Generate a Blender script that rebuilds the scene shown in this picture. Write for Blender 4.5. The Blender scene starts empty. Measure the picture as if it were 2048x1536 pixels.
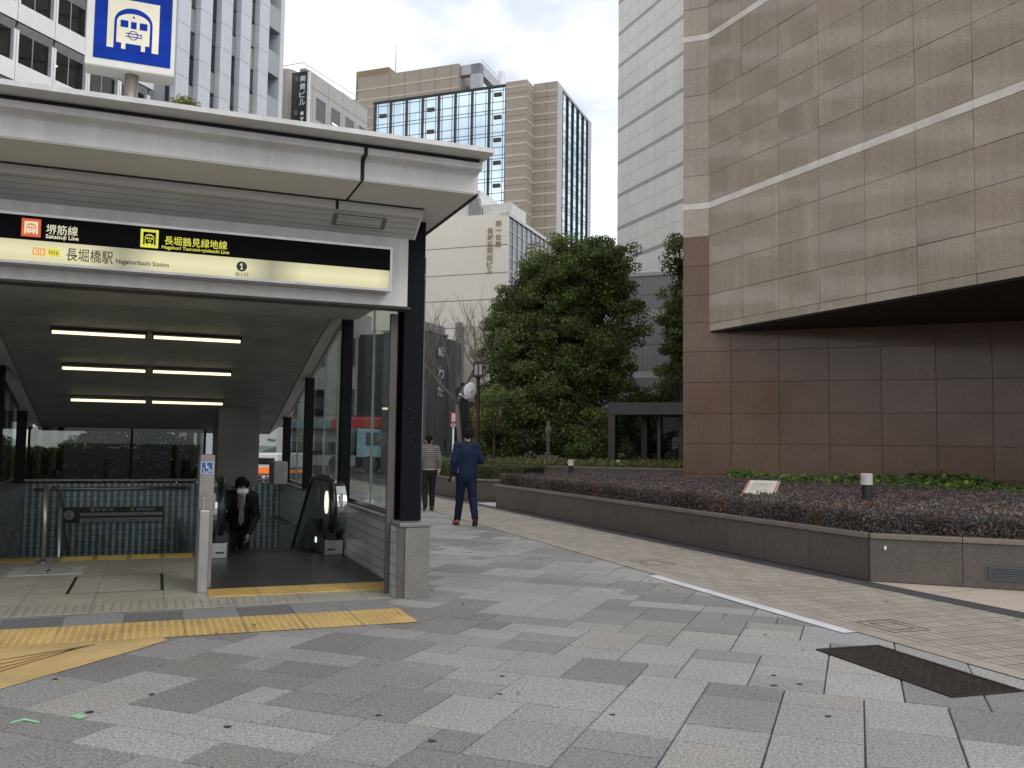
import bpy, math, random
import numpy as np
from math import radians as R, sin, cos, pi
from mathutils import Matrix, Vector
random.seed(7); rng = np.random.default_rng(7)
SC = bpy.context.scene; COL = SC.collection

# ------------------------------------------------------------------ camera, sky, sun, exposure
CAM_F, PITCH, ROLL, CAM_H = 1800.0, R(3.85), R(0.8), 1.5      # focal length in pixels of a 2048 wide frame
cam = bpy.data.cameras.new('camera'); cam.sensor_width = 36; cam.lens = 36*CAM_F/2048
cam.clip_start = .05; cam.clip_end = 3000
co = bpy.data.objects.new('camera', cam); COL.objects.link(co); SC.camera = co
_p = Matrix(((1,0,0),(0,sin(PITCH),-cos(PITCH)),(0,cos(PITCH),sin(PITCH))))
_r = Matrix(((cos(ROLL),-sin(ROLL),0),(sin(ROLL),cos(ROLL),0),(0,0,1)))
_m = _r @ _p
co.matrix_world = Matrix((( _m[0][0],-_m[1][0],-_m[2][0],0),( _m[0][1],-_m[1][1],-_m[2][1],0),( _m[0][2],-_m[1][2],-_m[2][2],CAM_H),(0,0,0,1)))

SUN_EL, SUN_AZ = R(40), R(132)      # overcast, light a little stronger from behind the camera
w = bpy.data.worlds.new('World'); SC.world = w; w.use_nodes = True
nt = w.node_tree; nt.nodes.clear(); N = nt.nodes.new; LK = nt.links.new
out = N('ShaderNodeOutputWorld'); bg = N('ShaderNodeBackground'); bg.inputs['Strength'].default_value = .1
sky = N('ShaderNodeTexSky'); sky.sky_type = 'NISHITA'; sky.sun_disc = False; sky.sun_elevation = SUN_EL; sky.sun_rotation = SUN_AZ
sky.air_density = 1.0; sky.dust_density = 2.0
tc = N('ShaderNodeTexCoord'); mp = N('ShaderNodeMapping'); mp.inputs['Scale'].default_value = (1.3, 1.3, 2.6); mp.inputs['Location'].default_value = (.35, .1, .2)
n1 = N('ShaderNodeTexNoise'); n1.inputs['Scale'].default_value = 2.2; n1.inputs['Detail'].default_value = 7; n1.inputs['Roughness'].default_value = .55
cr = N('ShaderNodeValToRGB'); cr.color_ramp.elements[0].position = .26; cr.color_ramp.elements[0].color = (.62,.62,.62,1)
cr.color_ramp.elements[1].position = .5; cr.color_ramp.elements[1].color = (1,1,1,1)
n2 = N('ShaderNodeTexNoise'); n2.inputs['Scale'].default_value = 3.7; n2.inputs['Detail'].default_value = 6
c2 = N('ShaderNodeValToRGB'); c2.color_ramp.elements[0].position = .38; c2.color_ramp.elements[0].color = (5.0,5.4,6.1,1)
c2.color_ramp.elements[1].position = .58; c2.color_ramp.elements[1].color = (8.7,8.7,8.8,1)
mx = N('ShaderNodeMix'); mx.data_type = 'RGBA'
LK(tc.outputs['Generated'], mp.inputs['Vector']); LK(mp.outputs[0], n1.inputs['Vector']); LK(mp.outputs[0], n2.inputs['Vector'])
LK(n1.outputs[0], cr.inputs[0]); LK(n2.outputs[0], c2.inputs[0])
LK(cr.outputs[0], mx.inputs[0]); LK(sky.outputs[0], mx.inputs[6]); LK(c2.outputs[0], mx.inputs[7])
LK(mx.outputs[2], bg.inputs['Color']); LK(bg.outputs[0], out.inputs['Surface'])
sl = bpy.data.lights.new('sun', 'SUN'); sl.energy = .55; sl.angle = R(25); sl.color = (1,.96,.9)
so = bpy.data.objects.new('sun', sl); COL.objects.link(so)
so.rotation_euler = (pi/2-SUN_EL, 0, pi-SUN_AZ)
SC.view_settings.view_transform = 'Standard'; SC.view_settings.look = 'None'; SC.view_settings.gamma = 1
SC.view_settings.exposure = .70
SC.cycles.max_bounces = 8; SC.cycles.transparent_max_bounces = 24

# ------------------------------------------------------------------ measuring: pixel of the photograph -> point on a known plane
def ray(px, py):
    x, y = (px-1024)/CAM_F, (py-768)/CAM_F
    c, s = cos(ROLL), sin(ROLL); x, y = c*x+s*y, -s*x+c*y
    c, s = cos(PITCH), sin(PITCH)
    return (x, c+s*y, s-c*y)
def ground(px, py, z=0):
    d = ray(px, py); t = (z-CAM_H)/d[2]; return (d[0]*t, d[1]*t, z)
def org(px, Y):
    d = ray(px, 886); return (d[0]*Y/d[1], Y)
class Fr:                      # a ground frame: x to the right along heading h, y away (into the thing)
    def __init__(s, o, h):
        s.o = o; s.h = h; a = R(h); s.u = (sin(a), cos(a)); s.w = (-s.u[1], s.u[0]); s.ang = pi/2-a
    def loc(s, p):
        dx, dy = p[0]-s.o[0], p[1]-s.o[1]
        return (dx*s.u[0]+dy*s.u[1], dx*s.w[0]+dy*s.w[1], p[2])
    def wld(s, x, y, z=0): return (s.o[0]+x*s.u[0]+y*s.w[0], s.o[1]+x*s.u[1]+y*s.w[1], z)
    def g(s, px, py, z=0): return s.loc(ground(px, py, z))
    def _pl(s, px, py, n, c):
        d = ray(px, py); k = (s.o[0]*n[0]+s.o[1]*n[1]+c)/(d[0]*n[0]+d[1]*n[1])
        return s.loc((d[0]*k, d[1]*k, CAM_H+d[2]*k))
    def f(s, px, py, y=0): return s._pl(px, py, s.w, y)        # on the plane local y = const
    def sd(s, px, py, x=0): return s._pl(px, py, s.u, x)       # on the plane local x = const

# ------------------------------------------------------------------ materials
def lin(h, k=1):
    v = [int(h[i:i+2], 16)/255 for i in (1,3,5)]
    return tuple(k*(c/12.92 if c <= .04045 else ((c+.055)/1.055)**2.4) for c in v)
def new_mat(name):
    m = bpy.data.materials.new(name); m.use_nodes = True; t = m.node_tree
    return m, t, t.nodes['Principled BSDF'], t.nodes.new, t.links.new
def mth(t, op, a, b=None):
    n = t.nodes.new('ShaderNodeMath'); n.operation = op
    for i, v in enumerate((a, b)):
        if v is None: continue
        if isinstance(v, (int, float)): n.inputs[i].default_value = v
        else: t.links.new(v, n.inputs[i])
    return n.outputs[0]
def mixc(t, fac, a, b, mode='MIX'):
    n = t.nodes.new('ShaderNodeMix'); n.data_type = 'RGBA'; n.blend_type = mode
    for i, v in ((0, fac), (6, a), (7, b)):
        if isinstance(v, (int, float)): n.inputs[i].default_value = v
        elif isinstance(v, tuple): n.inputs[i].default_value = (*v[:3], 1)
        else: t.links.new(v, n.inputs[i])
    return n.outputs[2]
def noise(t, vec, scale, detail=4, rough=.55):
    n = t.nodes.new('ShaderNodeTexNoise'); n.inputs['Scale'].default_value = scale; n.inputs['Detail'].default_value = detail; n.inputs['Roughness'].default_value = rough
    t.links.new(vec, n.inputs['Vector']); return n.outputs[0]
def ramp(t, fac, p0, p1, a=(0,0,0), b=(1,1,1)):
    n = t.nodes.new('ShaderNodeValToRGB'); e = n.color_ramp.elements
    e[0].position = p0; e[1].position = p1; e[0].color = (*a, 1); e[1].color = (*b, 1)
    t.links.new(fac, n.inputs[0]); return n.outputs[0]
def objco(t): return t.nodes.new('ShaderNodeTexCoord').outputs['Object']
def M(name, base, rough=.6, metal=0, spec=.5, var=(2.0, .15), speck=None, streak=0, bump=None, tint=False, grid=None, emit=None, coat=0):
    """base colour with soft dirt variation, stone speckle, vertical streaks, a joint grid and a fine bump"""
    m, t, b, nn, lk = new_mat(name); oc = objco(t)
    c = nn('ShaderNodeRGB'); c.outputs[0].default_value = (*base, 1); col = c.outputs[0]
    if tint:
        a = nn('ShaderNodeAttribute'); a.attribute_name = 'tint'; col = mixc(t, 1, col, a.outputs['Color'], 'MULTIPLY')
    if grid:      # (axes, px, pz, joint width, joint colour, per-tile variation)
        ax, px, pz, jw, jc, tv = grid
        sx = nn('ShaderNodeSeparateXYZ'); lk(oc, sx.inputs[0]); I = {'x':0,'y':1,'z':2}
        u = mth(t, 'DIVIDE', sx.outputs[I[ax[0]]], px); v = mth(t, 'DIVIDE', sx.outputs[I[ax[1]]], pz)
        fu, fv = mth(t, 'FRACT', u), mth(t, 'FRACT', v)
        ju = mth(t, 'LESS_THAN', fu, jw/px); jv = mth(t, 'LESS_THAN', fv, jw/pz); j = mth(t, 'MAXIMUM', ju, jv)
        cb = nn('ShaderNodeCombineXYZ'); lk(mth(t,'FLOOR',u), cb.inputs[0]); lk(mth(t,'FLOOR',v), cb.inputs[1])
        wn = nn('ShaderNodeTexWhiteNoise'); wn.noise_dimensions = '2D'; lk(cb.outputs[0], wn.inputs[0])
        col = mixc(t, 1, col, ramp(t, wn.outputs[0], 0, 1, (1-tv,)*3, (1+tv,)*3), 'MULTIPLY')
    if speck:
        s = noise(t, oc, speck[0], 2, .8); col = mixc(t, 1, col, ramp(t, s, .35, .65, (1-speck[1],)*3, (1+speck[1],)*3), 'MULTIPLY')
    if var:
        s = noise(t, oc, var[0], 6, .6); col = mixc(t, 1, col, ramp(t, s, .3, .7, (1-var[1],)*3, (1+var[1],)*3), 'MULTIPLY')
    if streak:
        mpn = nn('ShaderNodeMapping'); mpn.inputs['Scale'].default_value = (6, 6, .25); lk(oc, mpn.inputs[0])
        s = noise(t, mpn.outputs[0], 1.3, 5, .6); col = mixc(t, 1, col, ramp(t, s, .35, .7, (1-streak,)*3, (1.0,)*3), 'MULTIPLY')
    if grid: col = mixc(t, j, col, jc)
    lk(col, b.inputs['Base Color'])
    b.inputs['Roughness'].default_value = rough; b.inputs['Metallic'].default_value = metal; b.inputs['Specular IOR Level'].default_value = spec
    if coat: b.inputs['Coat Weight'].default_value = coat; b.inputs['Coat Roughness'].default_value = .08
    if var and rough > .12 and not metal:
        lk(ramp(t, noise(t, oc, var[0]*3, 4), .3, .7, (rough*.85,)*3, (min(1, rough*1.15),)*3), b.inputs['Roughness'])
    if bump:
        bn = nn('ShaderNodeBump'); bn.inputs['Strength'].default_value = bump[1]; bn.inputs['Distance'].default_value = .004
        lk(noise(t, oc, bump[0], 3), bn.inputs['Height']); lk(bn.outputs[0], b.inputs['Normal'])
    if emit:
        b.inputs['Emission Color'].default_value = (*emit[0], 1); b.inputs['Emission Strength'].default_value = emit[1]
    return m
def glass(name, tint=(.86,.92,.9), ior=1.45, rough=0.0):
    m, t, b, nn, lk = new_mat(name); t.nodes.remove(b)
    tr = nn('ShaderNodeBsdfTransparent'); tr.inputs[0].default_value = (*tint, 1)
    gl = nn('ShaderNodeBsdfGlossy'); gl.inputs['Roughness'].default_value = rough; gl.inputs[0].default_value = (.95,.95,.95,1)
    lw = nn('ShaderNodeLayerWeight'); lw.inputs[0].default_value = .5; f0 = ((ior-1)/(ior+1))**2     # Schlick, the same from either side of the sheet
    fr = mth(t, 'ADD', mth(t, 'MULTIPLY', mth(t, 'POWER', lw.outputs['Facing'], 5.0), .8-f0), f0)
    ms = nn('ShaderNodeMixShader'); lk(fr, ms.inputs[0]); lk(tr.outputs[0], ms.inputs[1]); lk(gl.outputs[0], ms.inputs[2])
    lk(ms.outputs[0], t.nodes['Material Output'].inputs[0]); return m
def leafmat(name, base, k=.25, rough=.5):
    m, t, b, nn, lk = new_mat(name)
    a = nn('ShaderNodeAttribute'); a.attribute_name = 'tint'
    col = mixc(t, 1, base, a.outputs['Color'], 'MULTIPLY'); lk(col, b.inputs['Base Color'])
    b.inputs['Roughness'].default_value = rough; b.inputs['Specular IOR Level'].default_value = .35
    tl = nn('ShaderNodeBsdfTranslucent'); lk(col, tl.inputs[0])
    ms = nn('ShaderNodeMixShader'); ms.inputs[0].default_value = k
    lk(b.outputs[0], ms.inputs[1]); lk(tl.outputs[0], ms.inputs[2]); lk(ms.outputs[0], t.nodes['Material Output'].inputs[0]); return m

K = dict(
 white = M('white_painted_metal', (.76,.75,.73), .45, var=(1.2,.08), streak=.16),
 soffit = M('soffit_panel', (.66,.64,.6), .6, var=(.8,.06)),
 black = M('black_gap', (.012,.012,.013), .6),
 column = M('navy_black_steel', (.0045,.005,.008), .45, spec=.12, var=(3,.25)),
 rib = M('pale_louvre', (.52,.51,.48), .55, grid=('yx', .055, 7, .004, (.13,.13,.12), .03)),
 ceil = M('dark_ribbed_ceiling', (.36,.36,.332), .6, spec=.25, grid=('yx', .075, 60, .01, (.06,.06,.055), .06)),
 header = M('header_panel', (.40,.39,.36), .6, var=(1.5,.08)),
 steel = M('brushed_steel', (.46,.45,.44), .34, .9, var=(6,.12), streak=.1),
 post = M('post_brown_metal', (.115,.105,.095), .45, .3, var=(4,.15), streak=.2),
 dsteel = M('dull_steel', (.30,.285,.27), .45, .55, var=(4,.15), streak=.12),
 granite = M('grey_granite', (.185,.178,.16), .6, speck=(95,.6), var=(3,.12), bump=(90,.4)),
 walltile = M('pale_wall_tile', (.48,.50,.51), .22, grid=('yz', .105, .105, .006, (.07,.07,.07), .07), var=(1,.05)),
 walltilex = M('pale_wall_tile_front', (.48,.50,.51), .22, grid=('xz', .105, .105, .006, (.07,.07,.07), .07), var=(1,.05)),
 sill = M('grey_stone_sill', (.2,.195,.185), .4, speck=(120,.3)),
 floor = M('beige_floor_tile', (.38,.36,.30), .55, speck=(140,.14), var=(2.2,.14), grid=('xy', .6, .6, .006, (.12,.115,.1), .05)),
 plate = M('dark_floor_plate', (.07,.07,.072), .42, .5, var=(3,.3), speck=(60,.25)),
 yellow = M('yellow_tactile_tile', (.58,.385,.12), .6, var=(3,.18), speck=(90,.12)),
 yellow2 = M('dull_yellow_tile', (.50,.36,.08), .6, var=(5,.18)),
 rubber = M('black_rubber', (.012,.012,.014), .3, coat=.3),
 dark = M('dark_panel', (.02,.021,.022), .25, var=(4,.2)),
 glass = glass('clear_glass', (.93,.975,.955), 1.4),
 dglass = glass('smoked_glass', (.62,.64,.62), 1.4),
 signblack = M('sign_black', (.003,.003,.004), .5, spec=.06),
 letter = M('letter_black', (.01,.01,.01), .4),
 cream = M('cream_lettering', (.75,.70,.52), .5, emit=((.9,.85,.55), .28)),
 ylet = M('yellow_lettering', (.72,.70,.08), .5, emit=((.85,.82,.08), .3)),
 lamp = M('lamp_tube', (.9,.88,.8), .4, emit=((1,.86,.50), 1.15)),
 mirror = M('steel_polished', (.62,.62,.62), .2, 1),
 blue = M('sign_blue', (.002,.034,.34), .5, spec=.12, var=(5,.25)),
 icream = M('sign_cream', (.86,.80,.62), .4),
 signwhite = M('sign_box_white', (.80,.79,.74), .4, var=(2,.05), streak=.06),
 pole = M('pole_beige_metal', (.45,.42,.36), .35, .7, streak=.15),
 orange = M('icon_orange', (.62,.10,.02), .5, emit=((.8,.16,.03), .25)),
 wblue = M('wheelchair_blue', (.02,.1,.34), .5),
 pwhite = M('plain_white', (.8,.8,.79), .5),
 road = M('asphalt', (.055,.055,.057), .85, speck=(60,.4), var=(.4,.2), bump=(120,.5)),
 grout = M('paving_grout', (.05,.048,.045), .9, var=(2,.3)),
 pave = M('stone_paver', (.72,.72,.72), .72, tint=True, speck=(60,.45), var=(.55,.13), bump=(160,.35)),
 brick = M('beige_paving_brick', (.32,.285,.24), .8, grid=('xy', .2, .1, .011, (.10,.088,.075), .13), var=(.8,.13), speck=(70,.12)),
 dstone = M('dark_stone_strip', (.055,.054,.058), .6, speck=(120,.3), var=(2,.15)),
 bstone = M('beige_stone_slab', (.45,.38,.31), .7, speck=(110,.15), var=(1.6,.1)),
 line = M('pale_kerb_line', (.58,.58,.6), .8, speck=(90,.25), var=(4,.12)),
 curb = M('beige_edging', (.32,.28,.235), .8, speck=(90,.2), var=(2,.2)),
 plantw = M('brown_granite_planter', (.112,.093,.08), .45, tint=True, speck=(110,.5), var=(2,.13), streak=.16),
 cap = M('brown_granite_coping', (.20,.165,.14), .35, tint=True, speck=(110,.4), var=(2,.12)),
 soil = M('dark_soil', (.035,.026,.02), .95, bump=(30,1)),
 rgran = M('brown_polished_granite', (.465,.385,.305), .05, spec=.6, tint=True, speck=(75,.36), var=(.9,.09), streak=.12),
 rband = M('pale_stone_band', (.82,.75,.68), .3, tint=True, speck=(90,.1)),
 rlow = M('red_brown_granite', (.20,.122,.088), .14, spec=.3, tint=True, speck=(75,.38), var=(1.2,.11), streak=.06),  # darker base also takes in the overhang's shade
 joint = M('cladding_joint', (.10,.085,.07), .8),
 tower = M('pale_grey_panel', (.74,.71,.65), .5, tint=True, speck=(20,.05), var=(.3,.06), streak=.05),
 tband = M('grey_band', (.34,.33,.315), .5, var=(1,.08)),
 podium = M('grey_granite_panel', (.17,.165,.16), .3, tint=True, speck=(20,.2), var=(.5,.1)),
)
def emis(name, c, s): return M(name, (.02,.02,.02), .8, emit=(c, s), var=None)

# ------------------------------------------------------------------ mesh builder
class MB:
    def __init__(s): s.v = []; s.f = []; s.c = []; s.mi = []; s.t = (1,1,1); s.m = 0
    def vv(s, pts): n = len(s.v); s.v.extend(tuple(p) for p in pts); return n
    def face(s, idx): s.f.append(tuple(idx)); s.c.append(s.t); s.mi.append(s.m)
    def quad(s, a, b, c, d): n = s.vv((a,b,c,d)); s.face((n,n+1,n+2,n+3)); return s
    def poly(s, pts): n = s.vv(pts); s.face(range(n, n+len(pts))); return s
    def box(s, x0, x1, y0, y1, z0, z1):
        n = s.vv([(x,y,z) for z in (z0,z1) for y in (y0,y1) for x in (x0,x1)])
        for q in ((0,2,3,1),(4,5,7,6),(0,1,5,4),(2,6,7,3),(0,4,6,2),(1,3,7,5)): s.face([n+i for i in q])
        return s
    def prism(s, pts, a, b):                 # closed outline of points, translated from a to b (3d offset vectors)
        n = len(pts); i0 = s.vv([tuple(p[k]+a[k] for k in range(3)) for p in pts]); i1 = s.vv([tuple(p[k]+b[k] for k in range(3)) for p in pts])
        s.face([i0+n-1-i for i in range(n)]); s.face(range(i1, i1+n))
        for i in range(n): j = (i+1) % n; s.face((i0+i, i0+j, i1+j, i1+i))
        return s
    def plan(s, pts, z0, z1): return s.prism([(p[0],p[1],0) for p in pts], (0,0,z0), (0,0,z1))     # ccw outline seen from above
    def ext_y(s, pts, y0, y1): return s.prism([(p[0],0,p[1]) for p in pts], (0,y0,0), (0,y1,0))
    def ext_x(s, pts, x0, x1): return s.prism([(0,p[0],p[1]) for p in pts], (x0,0,0), (x1,0,0))
    def tube(s, path, r, n=10, cap=True):
        rs = r if isinstance(r, (list, tuple)) else [r]*len(path); P = [Vector(p) for p in path]; rings = []; up = None
        for i, p in enumerate(P):
            d = (P[min(i+1, len(P)-1)]-P[max(i-1, 0)]).normalized()
            if up is None: up = d.orthogonal().normalized()
            a = (up - d*up.dot(d)); a = a.normalized() if a.length > 1e-6 else d.orthogonal().normalized(); up = a; b = d.cross(a)
            rings.append(s.vv([p+(a*cos(2*pi*k/n)+b*sin(2*pi*k/n))*rs[i] for k in range(n)]))
        for i in range(len(rings)-1):
            for k in range(n): l = (k+1) % n; s.face((rings[i]+k, rings[i]+l, rings[i+1]+l, rings[i+1]+k))
        if cap: s.face([rings[0]+n-1-k for k in range(n)]); s.face([rings[-1]+k for k in range(n)])
        return s
    def lathe(s, prof, c=(0,0,0), n=20):
        rings = [s.vv([(c[0]+r*cos(2*pi*k/n), c[1]+r*sin(2*pi*k/n), c[2]+z) for k in range(n)]) for r, z in prof]
        for i in range(len(rings)-1):
            for k in range(n): l = (k+1) % n; s.face((rings[i]+k, rings[i]+l, rings[i+1]+l, rings[i+1]+k))
        s.face([rings[0]+n-1-k for k in range(n)]); s.face([rings[-1]+k for k in range(n)]); return s
    def disc_y(s, x, z, r, y0, y1, n=32): return s.ext_y([(x+r*cos(2*pi*k/n), z+r*sin(2*pi*k/n)) for k in range(n)], y0, y1)
    def build(s, name, mat, parent=None, loc=None, ang=0, smooth=False):
        me = bpy.data.meshes.new(name); me.from_pydata(s.v, [], s.f)
        for m in (mat if isinstance(mat, (list, tuple)) else [mat]): me.materials.append(m)
        if len(set(s.mi)) > 1: me.polygons.foreach_set('material_index', s.mi)
        ca = me.color_attributes.new('tint', 'FLOAT_COLOR', 'CORNER')
        arr = np.repeat(np.array([(*c, 1) for c in s.c], dtype=np.float32), [len(f) for f in s.f], axis=0)
        ca.data.foreach_set('color', arr.ravel())
        if smooth: me.shade_smooth()
        me.update(); o = bpy.data.objects.new(name, me); COL.objects.link(o)
        if parent: o.parent = parent
        if loc: o.location = loc
        if ang: o.rotation_euler = (0,0,ang)
        return o
def add_bevel(o, w=.006, seg=2):
    m = o.modifiers.new('bevel', 'BEVEL'); m.width = w; m.segments = seg; m.limit_method = 'ANGLE'; return o
def tag(o, label, cat, group=None):
    o['label'] = label; o['category'] = cat
    if group: o['group'] = group
    return o
def thing(name, label, cat, loc=(0,0,0), ang=0, group=None):
    o = bpy.data.objects.new(name, None); COL.objects.link(o); o.location = loc; o.rotation_euler = (0,0,ang); o.empty_display_size = .2
    return tag(o, label, cat, group)
def struct(o, kind='structure'): o['kind'] = kind; return o
def copy_tree(o, parent=None):
    c = o.copy(); COL.objects.link(c); c.parent = parent
    for ch in list(o.children): copy_tree(ch, c)
    return c
def glyphs(body, bold=0):
    cu = bpy.data.curves.new('lettering', 'FONT'); cu.body = body; cu.size = 1; cu.offset = bold; cu.resolution_u = 3
    o = bpy.data.objects.new('lettering', cu); COL.objects.link(o)
    dg = bpy.context.evaluated_depsgraph_get(); me = bpy.data.meshes.new_from_object(o.evaluated_get(dg))
    v = [tuple(x.co) for x in me.vertices]; f = [tuple(p.vertices) for p in me.polygons]
    bpy.data.objects.remove(o); bpy.data.curves.remove(cu); bpy.data.meshes.remove(me); return v, f
def text(mb, body, x0, x1, z0, z1, y, bold=0.0, rot=0):
    """letters fitted into the box x0..x1, z0..z1 of the plane local y; rot=1 turns them a quarter clockwise"""
    v, f = glyphs(body, bold)
    if not v: return mb
    if rot: v = [(p[1], -p[0], 0) for p in v]
    xs = [p[0] for p in v]; zs = [p[1] for p in v]; ax, bx, az, bz = min(xs), max(xs), min(zs), max(zs)
    sx, sz = (x1-x0)/max(bx-ax, 1e-6), (z1-z0)/max(bz-az, 1e-6)
    n = mb.vv([(x0+(p[0]-ax)*sx, y, z0+(p[1]-az)*sz) for p in v])
    for q in f: mb.face([n+i for i in q])
    return mb
def vtext(mb, body, x0, x1, ztop, zbot, y, bold=0.0, fill=.84):
    h = (ztop-zbot)/len(body)
    for i, ch in enumerate(body):
        zc = ztop-h*(i+.5); xc = (x0+x1)/2; v, f = glyphs(ch, bold)
        if not v: continue
        xs = [p[0] for p in v]; zs = [p[1] for p in v]; gw, gh = max(xs)-min(xs), max(zs)-min(zs)
        hw, hh = (x1-x0)/2*min(1, gw/.72), h*fill/2*min(1, gh/.72); text(mb, ch, xc-hw, xc+hw, zc-hh, zc+hh, y, bold)
    return mb
def digit_one(mb, x0, x1, z0, z1, y):
    X = lambda u: x0+(x1-x0)*u; Z = lambda v: z0+(z1-z0)*v
    for q in ([(.36,.0),(.66,.0),(.66,1.0),(.42,1.0)], [(.0,.62),(.36,.74),(.42,1.0),(.0,.80)], [(.08,.0),(.36,.0),(.36,.12),(.08,.12)], [(.66,.0),(.94,.0),(.94,.12),(.66,.12)]): mb.poly([(X(u),y,Z(v)) for u,v in q])
    return mb
def panels(mb, P, xs, zs, gap=.01, dep=.012, tintf=None, tilt=0):
    """separate cladding slabs with open joints; P maps (x, z, out) to a local point"""
    for i in range(len(xs)-1):
        for j in range(len(zs)-1):
            mb.t = tintf(i, j) if tintf else (1,1,1)
            a, b, c, d = xs[i]+gap/2, xs[i+1]-gap/2, zs[j]+gap/2, zs[j+1]-gap/2
            o = [dep+random.uniform(-tilt, tilt) for _ in range(3)]; o.append(o[0]+o[2]-o[1])
            q = [(a,c,o[0]),(b,c,o[1]),(b,d,o[2]),(a,d,o[3])]
            n = mb.vv([P(x,z,e) for x,z,e in q]+[P(x,z,0) for x,z,e in q])
            mb.face((n,n+1,n+2,n+3))
            for k in range(4): l = (k+1) % 4; mb.face((n+k, n+4+k, n+4+l, n+l))
    mb.t = (1,1,1); return mb
def rt(a=.06, b=0): k = 1+random.uniform(-a, a); return (k*(1+random.uniform(-b,b)), k, k*(1+random.uniform(-b,b)))
def leaves(name, pts, size, mat, nrm=None, tints=None, parent=None, asp=.55, up=.5, fold=.25):
    """one foliage mesh: many small folded leaf faces"""
    n = len(pts); pts = np.asarray(pts, dtype=np.float64)
    d = rng.normal(size=(n,3)); d[:,2] *= .7
    if nrm is not None: d = d*(1-up)+np.asarray(nrm)*up*2
    d /= np.linalg.norm(d, axis=1)[:,None]+1e-9
    h = rng.normal(size=(n,3)); a = np.cross(d, h); a /= np.linalg.norm(a, axis=1)[:,None]+1e-9; b = np.cross(d, a)
    s = (np.asarray(size) if np.ndim(size) else np.full(n, size))*rng.uniform(.65, 1.3, n); s = s[:,None]
    lift = d*s*fold*.5
    V = np.stack([pts-a*s*.5, pts+b*s*asp*.5+lift, pts+a*s*.5, pts-b*s*asp*.5+lift], 1).reshape(-1,3)
    me = bpy.data.meshes.new(name); me.vertices.add(4*n); me.vertices.foreach_set('co', V.ravel())
    me.loops.add(6*n); me.polygons.add(2*n)
    base = np.arange(n)[:,None]*4; idx = np.concatenate([base+np.array([[0,1,2]]), base+np.array([[0,2,3]])], 1).ravel()
    me.loops.foreach_set('vertex_index', idx.astype(np.int32)); me.polygons.foreach_set('loop_start', (np.arange(2*n)*3).astype(np.int32))
    me.materials.append(mat); me.update(calc_edges=True)
    if tints is None: tints = np.ones((n,3))
    ca = me.color_attributes.new('tint', 'FLOAT_COLOR', 'CORNER')
    C = np.concatenate([np.repeat(np.asarray(tints), 6, axis=0), np.ones((6*n,1))], 1).astype(np.float32); ca.data.foreach_set('color', C.ravel())
    o = bpy.data.objects.new(name, me); COL.objects.link(o)
    if parent: o.parent = parent
    return o
def inpoly(P, poly):
    x, y = P[:,0], P[:,1]; r = np.zeros(len(P), bool); n = len(poly)
    for i in range(n):
        (x0,y0),(x1,y1) = poly[i][:2], poly[(i+1)%n][:2]
        c = ((y0 > y) != (y1 > y)) & (x < (x1-x0)*(y-y0)/((y1-y0) if y1 != y0 else 1e-9)+x0); r ^= c
    return r
def scatter(poly, n):
    a = np.array([p[:2] for p in poly]); lo, hi = a.min(0), a.max(0); out = np.zeros((0,2))
    while len(out) < n:
        p = rng.uniform(lo, hi, (n*2, 2)); out = np.concatenate([out, p[inpoly(p, poly)]])
    return out[:n]
# ================================================================== SETTING: ground, paving, strips
O_ST = ground(858, 1197)
S = Fr(O_ST[:2], 68.5)                 # station frame: x along its front, y back into it
T = Fr((0,0), 21.0)                    # paving frame
def Sq(mb, x0, x1, y0, y1, z):
    if x1 > x0 and y1 > y0: mb.poly([S.wld(x0,y0,z), S.wld(x1,y0,z), S.wld(x1,y1,z), S.wld(x0,y1,z)])
HX0, HX1, HY0, HY1 = -4.77, -.16, 4.15, 10.25       # opening over stairs and escalator
def holed(X0, X1, Y0, Y1, z):
    mb = MB(); Sq(mb, X0, X1, Y0, HY0, z); Sq(mb, X0, X1, HY1, Y1, z); Sq(mb, X0, HX0, HY0, HY1, z); Sq(mb, HX1, X1, HY0, HY1, z); return mb
struct(holed(-900, 900, -300, 900, -.03).build('ground', K['road']))
struct(holed(-7.5, 40, -16, 36, -.014).build('pavement_base', K['grout']))
BR = lambda Y: -.07-.364*(Y-15.56)                 # near edge of the brick footpath (world x at depth Y)
pv = MB(); UX, UY = .31, .23; NX, NY = 140, 135; used = np.zeros((NX, NY), bool)      # irregular ashlar of 1, 2 and 3 unit slabs
def slab(i, j, a, b_):
    x, y, ln, wd = 1+i*UX, -6+j*UY, a*UX, b_*UY; c = T.wld(x+ln/2, y+wd/2); l = S.loc(c)
    if not (c[0] < BR(c[1])+.6 and not (-5.2 < l[0] < -.15 and -.3 < l[1] < 11) and l[1] < 35 and l[0] > -7 and c[1] > 1.5): return
    k = random.choice((.43,.405,.385,.35,.315,.285,.265)); wmt = random.uniform(-.02,.03); pv.t = (k*(1.02+wmt), k, k*(.96-wmt))
    g = random.uniform(.0022,.004); z = random.uniform(-.0015,.0015); e = .004
    q = [(x+g,y+g),(x+ln-g,y+g),(x+ln-g,y+wd-g),(x+g,y+wd-g)]; qi = [(x+g+e,y+g+e),(x+ln-g-e,y+g+e),(x+ln-g-e,y+wd-g-e),(x+g+e,y+wd-g-e)]
    n = pv.vv([T.wld(*p, z) for p in qi]+[T.wld(*p, z-.012) for p in q]); pv.face((n,n+1,n+2,n+3))
    for i_ in range(4): j_ = (i_+1)%4; pv.face((n+i_,n+4+i_,n+4+j_,n+j_))
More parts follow.
